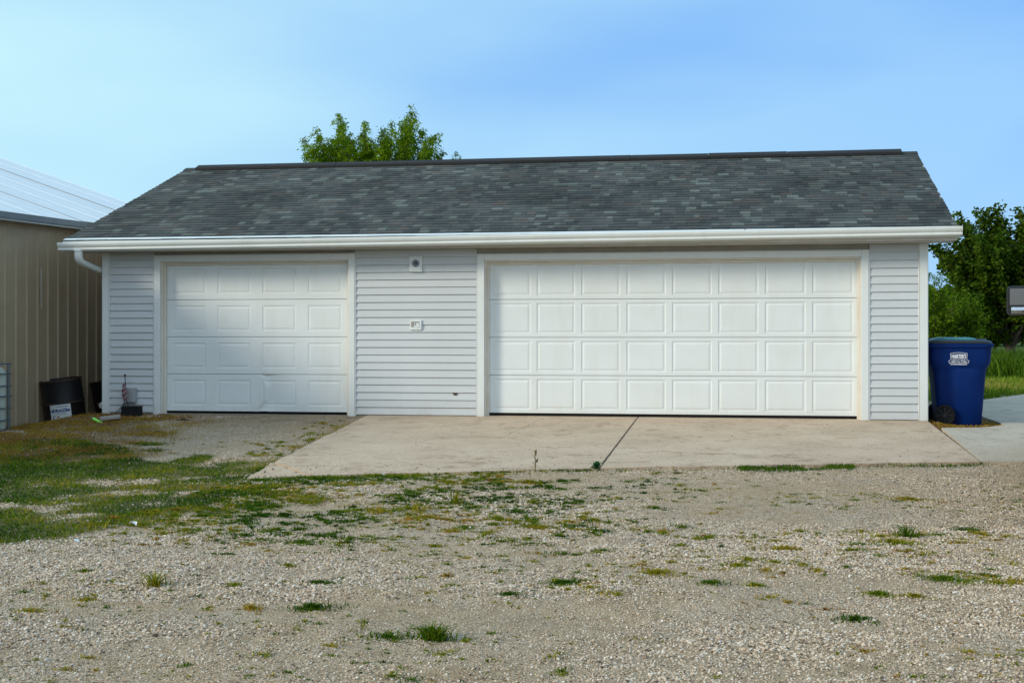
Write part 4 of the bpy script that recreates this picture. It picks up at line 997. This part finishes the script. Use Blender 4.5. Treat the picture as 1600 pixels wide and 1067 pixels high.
scatter('dead_grass', 110000, (-2.2, 3, -5.4, -.1), lambda X, Y: sstep(1.9, .8, X + .30*(Y+.6)+(fbm(X*2, Y*2, 5)-.5)*1.6)*sstep(-5.3, -3.8, Y)*(.15+.85*sstep(.4, .6, fbm(X*2.5, Y*2.5, 44, 3))), lambda X, Y, r: .012+.04*r.rand(len(X))**1.5, lambda n, r: r.uniform(.003, .007, n),
        lambda X, Y, r: np.clip(.84+.22*(fbm(X*2, Y*2, 91)-.5)*2+r.uniform(-.15, .15, len(X)), .4, 1), 3, 'brown dead grass along the foot of the barn', 'dead grass', lean=1.4)
def edge_prob(X, Y):
    yl = np.where(X < 7.51, -4.75+(X-7.51)*.32, -4.75+(X-7.51)*.243); e = np.exp(-((Y-yl+.11)/np.where((X > 8.85) & (X < 9.95), .15, .10))**2)*(Y < yl+.01)
    dens_ = .10+.9*sstep(.48, .66, fbm(X*1.4, X*0+2, 12, 3)); dens_ = np.where((X > 8.85) & (X < 9.95), sstep(.34, .55, fbm(X*4, Y*3, 121, 3)), dens_*np.where(X > 9.95, .25, 1)*np.where((X > 7.9) & (X < 8.8), .3, 1))
    return e*dens_*(X > 4.4)*(X < 11.3)
scatter('slab_edge_grass', 150000, (4.3, 11.3, -6.2, -3.7), edge_prob, lambda X, Y, r: .012+.03*r.rand(len(X)), lambda n, r: r.uniform(.004, .008, n), lambda X, Y, r: np.clip(.12+.5*(fbm(X*1.5, Y*1.5, 13)-.3)*np.where(X > 8.8, .3, 1.2)+r.uniform(-.1, .2, len(X)), 0, 1), 4, 'short grass growing along the front edge of the concrete slab', 'grass')
scatter('seam_grass', 5000, (3.6, 4.5, -5.6, -.3), lambda X, Y: np.exp(-((X-(3.86-.06*Y-.06))/.10)**2)*sstep(-.3, -1.2, Y)*(.3+.7*sstep(.45, .6, fbm(X*3, Y*2, 77, 3))), lambda X, Y, r: .015+.035*r.rand(len(X)), lambda n, r: r.uniform(.004, .008, n), lambda X, Y, r: np.clip(.35+.5*fbm(X*2, Y*2, 19)+r.uniform(-.15, .15, len(X)), 0, 1), 6, 'yellowing grass along the left edge of the slab', 'grass')
def clumps(name, nc, box, prob, seed, label, rad=(.025, .11), per=(14, 60), hh=(.008, .03), tonef=None):
    r = np.random.RandomState(seed); X = r.uniform(box[0], box[1], nc*12); Y = r.uniform(box[2], box[3], nc*12)
    k = (r.rand(len(X)) < prob(X, Y)) & ~inpoly(X, Y, slab_area); X, Y = X[k][:nc], Y[k][:nc]; n = len(X)
    ra = rad[0]+(rad[1]-rad[0])*r.rand(n)**2.2; cnt = (per[0]+(per[1]-per[0])*(ra/rad[1])**1.5*1.4).astype(int); idx = np.repeat(np.arange(n), cnt); m = len(idx)
    q = np.minimum(np.abs(r.normal(0, .5, m)), 1.3); a = r.uniform(0, 6.28, m); ph = r.uniform(0, 6.28, n)[idx]; lob = 1+.45*np.sin(2*a+ph)+.3*np.sin(3*a+2*ph)
    px = X[idx]+ra[idx]*q*np.cos(a)*lob*1.25; py = Y[idx]+ra[idx]*q*np.sin(a)*lob*.8
    ok = ~inpoly(px, py, slab_area); H = (hh[0]+(hh[1]-hh[0])*(r.rand(n)**1.6)[idx])*r.uniform(.5, 1.2, m)
    base = tonef(X, Y, r) if tonef else np.clip(.12+1.7*(fbm(X*.9, Y*.9, 72, 3)-.40)+r.normal(0, .16, n), 0, 1)
    T = np.clip(base[idx]+r.uniform(-.12, .12, m), 0, 1); P = np.stack([px, py, gtop(px, py)], -1)
    me = blades(name, P[ok], H[ok], r.uniform(.004, .009, int(ok.sum())), T[ok], 1.3, seed); print(name, n, int(ok.sum()))
    o = link_mesh(name, me, M_grass); tag(o, label, 'weeds', kind='stuff')
def pleft(X, Y):
    d = sstep(9.2, 5.6, X)*sstep(-9.9, -7.4, Y)*sstep(-4.3, -4.9, Y + (X-7.5)*-.25*(X > 5)); return d*sstep(.30, .52, fbm(X*1.6, Y*1.9, 61, 3))
clumps('low_weeds', 1500, (4.2, 8.8, -9.4, -4.5), pleft, 8, 'low weeds thinning out from the green patch towards the middle of the gravel', per=(16, 80))
clumps('golden_weeds', 150, (7.7, 10.9, -10.4, -7.9), lambda X, Y: sstep(.44, .56, fbm(X*1.5, Y*1.7, 96, 3)), 28, 'yellowing weeds spread in patches over the right half of the gravel', rad=(.03, .13), per=(20, 110), hh=(.008, .026), tonef=lambda X, Y, r: np.clip(.55+r.normal(0, .15, len(X)), .1, .85))
clumps('sparse_weeds', 1900, (3.2, 13.0, -12.6, -4.6), lambda X, Y: .12+.88*sstep(.52, .64, fbm(X*.8+11, Y*1.1, 61, 3)), 18, 'tiny weeds scattered thinly through the gravel', rad=(.015, .075), per=(8, 40), hh=(.005, .018), tonef=lambda X, Y, r: np.clip(.42+.22*sstep(7.5, 9, X)*(Y < -7)+r.normal(0, .17, len(X)), 0, .9))
clumps('gravel_edge_weeds', 90, (1.6, 4.1, -4.2, -.6), lambda X, Y: sstep(.45, .2, np.abs(X-(3.65-.07*Y)))*.8+.25*sstep(-2.6, -3.4, Y), 19, 'weeds in the gravel before the small door beside the slab', per=(16, 60), tonef=lambda X, Y, r: np.clip(.45+r.normal(0, .2, len(X)), 0, 1))
def tuft(x, y, rw, h, n, tone, label, kind='grass', group='weed tufts in the gravel', tall=0):
    rw *= 1.25 if not tall else 2.0; n = int(n*1.5) if not tall else n//3
    r = np.random.RandomState(int(abs(x*913+y*377)) % 99991)
    q = np.minimum(np.abs(r.normal(0, .45, n)), 1.0); a = r.uniform(0, 6.28, n)
    # a few lobes, so that the outline is uneven
    lob = 1+.35*np.sin(2*a+r.rand()*6)+.25*np.sin(5*a+r.rand()*6)
    X = q*np.cos(a)*rw*lob; Y = q*np.sin(a)*rw*.6*lob
    z = gtop(x+X, y+Y)-gz(x, y)
    rw *= 1.0
    H = h*(.62 if (not tall and h < .09) else 1)*(.35+.75*r.rand(n))*np.clip(1.15-.5*q, .35, 1.2)
    me = blades('weed_tuft', np.stack([X, Y, z], -1), H, r.uniform(.004, .0085, n), np.clip(tone+r.uniform(-.16, .16, n), 0, 1), 1.35 if not tall else .9, int(r.randint(1e6)))
    o = link_mesh('weed_tuft', me, M_grass); o.location = (x, y, gz(x, y)); tag(o, label, 'weed', group); return o
TU = [
 (6.99, -5.71, .13, .075, 240, .52, 'bushy yellow green tuft just below the thin stalk at the slab edge'),
 (6.62, -5.55, .10, .035, 160, .10, 'bright green mat left of the bushy tuft near the slab edge'),
 (7.15, -7.45, .20, .035, 330, .12, 'widest flat dark green mat in the middle of the gravel'),
 (7.22, -7.0, .11, .05, 150, .45, 'yellow green tuft just above the widest flat mat'),
 (7.10, -7.82, .13, .035, 170, .42, 'olive tuft just below the left end of the widest flat mat'),
 (7.40, -8.05, .12, .03, 150, .50, 'olive tuft below and right of the widest flat mat'),
 (7.30, -6.0, .14, .035, 180, .25, 'green tuft right of and below the bushy yellow tuft'),
 (7.62, -5.95, .11, .03, 160, .10, 'flat green tuft below the foot of the slab joint'),
 (7.88, -10.06, .16, .045, 260, .10, 'elongated dark green tuft low in the middle of the gravel'),
 (7.62, -10.45, .10, .035, 130, .08, 'small dark green rosette below the elongated green tuft'),
 (7.16, -9.92, .045, .05, 60, .80, 'tiny orange brown tuft left of the elongated green tuft'),
 (8.38, -9.71, .16, .05, 230, .60, 'broad golden tuft right of the elongated green tuft'),
 (8.86, -9.40, .13, .04, 170, .55, 'golden streak of grass left of the pair of olive tufts'),
 (9.16, -8.75, .15, .055, 240, .66, 'largest orange yellow tuft in the right half of the gravel'),
 (9.08, -9.30, .09, .035, 110, .52, 'left one of the pair of small olive tufts'),
 (9.25, -9.36, .09, .035, 110, .50, 'right one of the pair of small olive tufts'),
 (9.58, -8.78, .08, .045, 110, .45, 'small olive tuft between the orange tuft and the spiky grass'),
 (9.87, -8.45, .17, .06, 230, .58, 'yellowed tuft at the left foot of the spiky green grass'),
 (9.99, -8.22, .09, .11, 60, .26, 'tallest spiky bright green grass in the right half of the gravel'),
 (10.22, -6.37, .20, .05, 260, .62, 'olive brown mat on gravel near the concrete at right'),
 (10.44, -7.84, .18, .035, 230, .12, 'dark green mat near the right edge of the yard'),
 (10.03, -9.62, .24, .045, 320, .28, 'long green streak of grass at lower right'),
 (10.32, -9.40, .12, .035, 130, .28, 'small green tuft at the right end of the long streak'),
 (9.62, -10.15, .12, .045, 150, .40, 'green tuft left below the long green streak'),
 (9.80, -10.2, .10, .035, 120, .60, 'straw coloured tuft below the long green streak'),
 (9.45, -10.68, .14, .04, 190, .10, 'dark green weed lowest at right'),
 (8.96, -9.95, .10, .035, 110, .45, 'olive tuft below the pair of small olive tufts'),
 (8.72, -9.95, .14, .035, 170, .18, 'green and rusty mat left below the golden streak'),
 (6.66, -10.90, .14, .06, 230, .14, 'dark green feathery weed left of the lower wheel track'),
 (7.43, -11.42, .10, .092, 200, .26, 'big round green weed lowest in the middle of the gravel'),
 (7.22, -11.42, .18, .05, 170, .22, 'straggly green weed beside the big round weed'),
 (6.50, -10.30, .14, .035, 170, .12, 'flat dark green tuft left of the tiny orange tuft'),
 (5.61, -10.54, .06, .092, 70, .48, 'upright yellow green weed at lower left'),
 (6.05, -10.45, .07, .035, 90, .50, 'small olive tuft right of the upright yellow weed'),
 (6.33, -10.93, .08, .045, 110, .72, 'straw tuft between the upright weed and the feathery weed'),
 (5.95, -9.0, .14, .05, 190, .22, 'bright green tuft under the edge of the green weeds'),
 (6.12, -9.75, .07, .04, 100, .52, 'small round yellow tuft in the lower left gravel'),
 (5.60, -9.45, .14, .03, 150, .20, 'flat green tuft at lower left beside the weed patch'),
 (5.0, -10.2, .12, .03, 120, .40, 'low olive tuft near the left edge of the gravel'),
 (5.38, -10.9, .12, .03, 120, .55, 'straw green tuft near the lower left corner'),
 (5.22, -11.2, .12, .035, 140, .62, 'brownish tuft lowest at left'),
]
for t in TU: tuft(*t)
# thin upright weeds near the slab
for (x, y, h, tone, label) in ((6.62, -7.15, .16, .52, 'tallest slender yellow weed left of the widest flat mat'), (6.42, -7.55, .13, .55, 'slender yellow weed second from the tallest one'), (6.15, -7.75, .12, .60, 'slender straw weed farthest left of the tall ones')):
    tuft(x, y, .06, h, 90, tone, label, group='slender weeds', tall=1)
def stalk(x, y, h, label):
    r = random.Random(4); o = empty('seed_stalk', (x, y, gz(x, y))); tag(o, label, 'weed')
    m = leafmat('stalk', [(0, (.16, .12, .04)), (1, (.35, .27, .08))]); b = MB(); b.tube([(0, 0, 0), (.003, 0, h*.5), (-.004, .0, h)], [.0045, .004, .002], 6); b.build('stem', m, o)
    for k in range(9):
        z = h*(.25+.72*k/9); a = r.uniform(0, 6.28); L2 = .025+.02*r.random(); b = MB()
        b.face([(0, 0, z), (L2*.5*math.cos(a)-.006, L2*.5*math.sin(a), z+.02), (L2*math.cos(a), L2*math.sin(a), z+.035), (L2*.5*math.cos(a)+.006, L2*.5*math.sin(a)+.004, z+.012)]); b.build('leaf', m, o)
stalk(6.93, -5.02, .22, 'single thin brown seed stalk standing at the slab edge')
def rosette(x, y, label):
    o = empty('broadleaf_weed', (x, y, gz(x, y)+.01)); tag(o, label, 'weed'); m = leafmat('broadleaf', [(0, (.02, .09, .025)), (1, (.05, .17, .05))]); r = random.Random(9)
    for k in range(14):
        a = r.uniform(0, 6.28); l = r.uniform(.05, .10); h = r.uniform(.03, .10); u = Vector((math.cos(a), math.sin(a), 0)); v = Vector((-u.y, u.x, 0)); p0 = Vector((0, 0, .01)); p1 = u*l*.55+Vector((0, 0, h)); p2 = u*l+Vector((0, 0, h*.8))
        b = MB(); b.face([p0, p1+v*.02, p2, p1-v*.02]); b.build('leaf', m, o)
rosette(7.50, -4.86, 'broad leaved green weed at the foot of the slab joint')
# weed growing out of the joint, and dirt in it
b = MB(); b.box(7.489, 7.536, -4.7, .1, -.12, -.0); bmesh.ops.subdivide_edges(b.bm, edges=[e for e in b.bm.edges if abs(e.verts[0].co.y-e.verts[1].co.y) > 1], cuts=12)
for v in b.bm.verts: v.co.z = gz(7.5, v.co.y)+(.012 if v.co.z > -.05 else -.1)
o = b.build('joint_dirt', mat('joint_dirt', (.12, .095, .06), .95, .3, 30)); o.parent = drive; o.matrix_parent_inverse = Matrix.Translation(drive.location).inverted()
scatter('fallen_leaves', 2600, (11.2, 12.25, -.95, 1.2), lambda X, Y: (~inpoly(X, Y, [(11.2, -.86), (12.14, .0), (13, .0), (13, -2), (11, -2)]))*(X < 12.14+0*Y)*.9, lambda X, Y, r: .006+.02*r.rand(len(X)), lambda n, r: r.uniform(.012, .03, n), lambda X, Y, r: r.uniform(.68, 1, len(X)), 12, 'brown fallen leaves on bare soil around the blue bin', 'leaves', lean=2.0, zf=lambda X, Y: g0(X, Y)-.006)
# grass beyond the concrete at right
M_field = leafmat('field_grass', [(0, (.025, .06, .005)), (.4, (.09, .17, .010)), (.7, (.18, .26, .02)), (1, (.28, .24, .06))])
def beyond(X, Y): return (~inpoly(X, Y, [(11, -5), (19, -5), (19, 19), (14.2, 9.9), (13.05, 7.35), (12.3, 6.3), (11, 6.3)]))*1.0
scatter('lawn_grass', 60000, (11.3, 24, 6.8, 36), lambda X, Y: beyond(X, Y)*np.clip(1.2-Y/60, .3, 1), lambda X, Y, r: (.05+.09*r.rand(len(X)))*(1+.03*Y), lambda n, r: r.uniform(.012, .03, n), lambda X, Y, r: np.clip(.5+.8*(fbm(X*.5, Y*.3, 5)-.5)*2+r.uniform(-.15, .15, len(X)), 0, 1), 14, 'rough green grass beyond the concrete', 'grass', m=M_field, zf=g0)
scatter('tall_grass', 30000, (13.8, 26, 19, 31), lambda X, Y: sstep(.40, .58, fbm(X*.35, Y*.3, 50, 3)+.08), lambda X, Y, r: .35+.55*r.rand(len(X)), lambda n, r: r.uniform(.02, .05, n), lambda X, Y, r: np.clip(.16+.5*(fbm(X*.7, Y*.4, 6)-.4)+r.uniform(-.12, .12, len(X)), 0, 1), 15, 'tall dark grass standing round the foot of the trees', 'grass', m=M_field, zf=g0)

# ---------------------------------------------------------------- trees
M_bark = mat('bark', (.075, .06, .045), .9, .3, 6, bump=.6, bscale=20)
def leaves_mesh(name, P, size, tone, seed, droop=.3, asp=.45):
    r = np.random.RandomState(seed); n = len(P)
    d = r.normal(size=(n, 3)); d[:, 2] = d[:, 2]*.6-droop; d /= np.linalg.norm(d, axis=1)[:, None]
    q = r.normal(size=(n, 3)); q -= (q*d).sum(1)[:, None]*d; q /= np.linalg.norm(q, axis=1)[:, None]
    s = size*r.uniform(.6, 1.4, n)[:, None]
    V = np.zeros((n, 4, 3)); V[:, 0] = P; V[:, 1] = P+d*s*.5+q*s*asp*.5; V[:, 2] = P+d*s; V[:, 3] = P+d*s*.5-q*s*asp*.5
    return np_mesh(name, V.reshape(-1, 3), np.arange(n*4), np.arange(n)*4, np.repeat(tone, 4))
def tree(name, base, tips, label, cat, m, leaf, per, twig=.45, tonef=None, droop=.3, seed=1, trunk_r=.12, trunk_h=2.0, fork=.35, group=None, start=.35, asp=.45, spread=.06):
    "tips: (right, depth, height) of each leading branch, relative to the base"
    r = random.Random(seed); root = empty(name, base); tag(root, label, cat, group)
    b = MB(); b.tube([(0, 0, -.1), (.02, 0, trunk_h*.5), (-.03, .02, trunk_h)], [trunk_r*1.25, trunk_r, trunk_r*.8], 8)
    P = []; T = []
    rx, fx = Vector((RGT[0], RGT[1], 0)), Vector((FWD[0], FWD[1], 0))
    for (u, dep, h) in tips:
        tip = rx*u+fx*dep+Vector((0, 0, h)); st = Vector((0, 0, trunk_h*r.uniform(fork, 1.0))); mid = st.lerp(tip, .5)+Vector((0, 0, .12*h*r.uniform(0, 1)))*.6+rx*r.uniform(-.1, .1)
        n = 9; pts = [(st*(1-t)**2+mid*2*t*(1-t)+tip*t*t) for t in [k/n for k in range(n+1)]]
        b.tube(pts, [max(.006, trunk_r*.45*(1-k/n)**1.2) for k in range(n+1)], 5, cap=False)
        bt = r.uniform(-.12, .12)
        nt = int(10+6*(tip-st).length)
        for k in range(nt):
            t = start+(1-start)*(k+r.random())/nt; p = st*(1-t)**2+mid*2*t*(1-t)+tip*t*t
            L2 = twig*(1.15-t*.75)*r.uniform(.4, 1.25); d = Vector((r.gauss(0, 1), r.gauss(0, 1), r.gauss(.25, .7))).normalized()
            e = p+d*L2
            if r.random() < .25: b.tube([p, p.lerp(e, .5)+Vector((0, 0, .03)), e], [.007, .005, .003], 3, cap=False)
            tt = bt+r.uniform(-.15, .15)
            for j in range(per):
                s_ = r.random()**.7; pp = p.lerp(e, s_); dr = droop*L2*s_*s_
                P.append((pp.x+r.gauss(0, spread), pp.y+r.gauss(0, spread), pp.z-dr+r.gauss(0, spread))); T.append(.42+tt)
    b.build('trunk', M_bark, root, True)
    P = np.array(P); T = np.array(T)
    print(name, len(P))
    me = leaves_mesh('crown', P, leaf, np.clip(T, 0, 1), seed, droop, asp); link_mesh('crown', me, m, root)
    return root
rr = random.Random(31)
def fill(ul, uh, top, low, n, dep=1.6, sh=.1):
    out = []
    for _ in range(n):
        u = rr.uniform(ul, uh); k = np.interp(u, [p[0] for p in top], [p[1] for p in top]); out.append((u, rr.uniform(-dep, dep), low+(k-sh-low)*rr.random()**.7))
    return out
M_willow = leafmat('willow_leaves', [(0, (.05, .11, .005)), (.4, (.14, .25, .008)), (.7, (.24, .37, .014)), (1, (.33, .45, .04))], trans=.4)
wt = [(-2.2, 6.5), (-1.95, 7.0), (-1.6, 6.8), (-1.25, 7.45), (-.95, 6.9), (-.58, 7.3), (-.3, 6.95), (0, 7.2), (.3, 7.15), (.55, 7.2), (.78, 7.62), (1.0, 7.3), (1.3, 6.95), (1.56, 6.85), (1.75, 6.3)]
tips = [(-1.95, .2, 7.02), (-2.2, -.2, 6.75), (-2.25, .4, 6.3), (-1.28, .0, 7.42), (-1.2, -.3, 7.1), (-.58, .2, 7.28), (-.5, -.3, 7.0), (-.08, .3, 7.12), (.27, -.2, 7.15), (.62, .1, 7.3), (.78, 0, 7.62), (.82, -.2, 7.35), (.95, .3, 7.1), (1.15, .1, 7.0), (1.56, .0, 6.85), (1.4, -.3, 6.75), (1.7, .2, 6.45), (-1.6, 0, 6.7), (-.9, .1, 6.85)] + fill(-2.2, 1.7, wt, 3.6, 190, 1.2, .12)
tree('willow_tree', (-1.17, 19.13, -.02), tips, 'bright green tree rising above the middle left of the garage roof', 'tree', M_willow, .092, 30, twig=.46, droop=.75, seed=5, trunk_r=.16, trunk_h=3.0, asp=.34, spread=.04)
tree('young_tree', (.83, 19.5, -.02), [(0, 0, 6.36), (.1, .1, 6.2), (-.12, 0, 6.15), (.2, 0, 5.9), (-.2, .1, 5.8), (0, 0, 5.5), (.25, .1, 5.2), (-.3, 0, 5.0), (.1, 0, 4.6), (-.1, .2, 4.2)], 'small tuft of green treetop just right of the bright tree above the roof', 'tree', M_willow, .085, 13, twig=.26, droop=.7, seed=6, trunk_r=.08, trunk_h=3.2, asp=.30, spread=.03)
M_maple = leafmat('dark_leaves', [(0, (.016, .040, .003)), (.4, (.048, .100, .006)), (.7, (.10, .155, .012)), (1, (.19, .12, .03))], trans=.3)
mt_ = [(-3.1, 4.6), (-2.6, 4.6), (-2.0, 5.7), (-1.5, 5.3), (-1.2, 5.8), (-.8, 5.75), (-.55, 6.0), (-.35, 5.95), (-.1, 5.5), (.1, 5.1), (.4, 5.3), (.55, 5.9), (1.2, 6.0), (2.2, 5.4)]
tips = [(-1.98, 0, 5.72), (-1.7, .2, 5.4), (-1.22, .0, 5.80), (-.95, .1, 5.65), (-.75, 0, 5.85), (-.55, 0, 6.03), (-.4, .2, 5.95), (-.1, .1, 5.5), (.38, 0, 5.25), (.45, 0, 5.85), (.8, .2, 6.0), (-2.6, .3, 4.75), (-3.0, 0, 4.6), (-2.3, -.3, 4.9)] + fill(-2.7, 2.2, mt_, 1.5, 95, 2.0, .45) + [(-1.2, 0, 1.2), (-.8, .3, .9), (.6, .2, 1.0), (-.5, -.4, 1.1), (1.2, 0, 1.3)]
tree('dark_tree', (18.63, 34.73, -.04), tips, 'dark leafy tree right of the garage behind the blue bin', 'tree', M_maple, .14, 16, twig=.55, droop=.1, seed=8, trunk_r=.16, trunk_h=1.6, asp=.7, spread=.08)
M_bush = leafmat('light_bush_leaves', [(0, (.04, .095, .004)), (.4, (.10, .19, .008)), (.7, (.18, .28, .014)), (1, (.24, .30, .04))], trans=.35)
for (bx0, by0, hh, hw, sd_, lab_) in ((14.6, 26.0, 3.3, .85, 11, 'light green bushy tree close to the garage corner, taller of two'), (15.6, 26.6, 2.9, .8, 12, 'light green bush between the garage corner bush and the dark tree')):
    tp = [(rr.uniform(-hw, hw), rr.uniform(-.8, .8), 0) for _ in range(46)]; tp = [(u, d_, hh*(1-.5*abs(u/hw)**2)*(.25+.75*rr.random()**.6)) for u, d_, _ in tp]
    tree('leafy_bush', (bx0, by0, -.03), tp, lab_, 'bush', M_bush, .10, 15, twig=.42, droop=.3, seed=sd_, trunk_r=.06, trunk_h=.7, group='light green bushes', start=.2, asp=.4, spread=.06)
tp = [(rr.uniform(-.5, .5), rr.uniform(-.4, .4), rr.uniform(.25, 1.15)) for _ in range(16)]
tree('low_shrub', (16.3, 28.0, -.03), tp, 'low bright green shrub behind the right end of the blue bin', 'shrub', M_bush, .11, 12, twig=.28, droop=.2, seed=14, trunk_r=.03, trunk_h=.25, start=.2, asp=.6)
# far-off trees ahead; nearer unseen ones behind the camera, added to block low sky
def hedgerow_and_sky_block():
    r = np.random.RandomState(3); n = 110000; a = r.uniform(-math.pi, math.pi, n); dist = np.where(np.cos(a) > .1, 150, 62)+r.uniform(0, 12, n)
    X = 8.9+np.sin(a)*dist; Y = -17.7+np.cos(a)*dist; top = 4.0+4.5*fbm(a*14, a*0, 4, 4)
    P = np.stack([X, Y, np.where(np.cos(a) > .1, 1.0, -.6)+top*r.rand(n)**.8], -1)
    me = leaves_mesh('hedgerow_and_sky_block', P, 1.1, np.clip(.3+.2*r.rand(n), 0, 1), 3, .1, .8)
    o = link_mesh('hedgerow_and_sky_block', me, M_maple); tag(o, 'far-off dark line of trees on the horizon, with unseen rows added behind the camera', 'trees', kind='stuff')
hedgerow_and_sky_block()
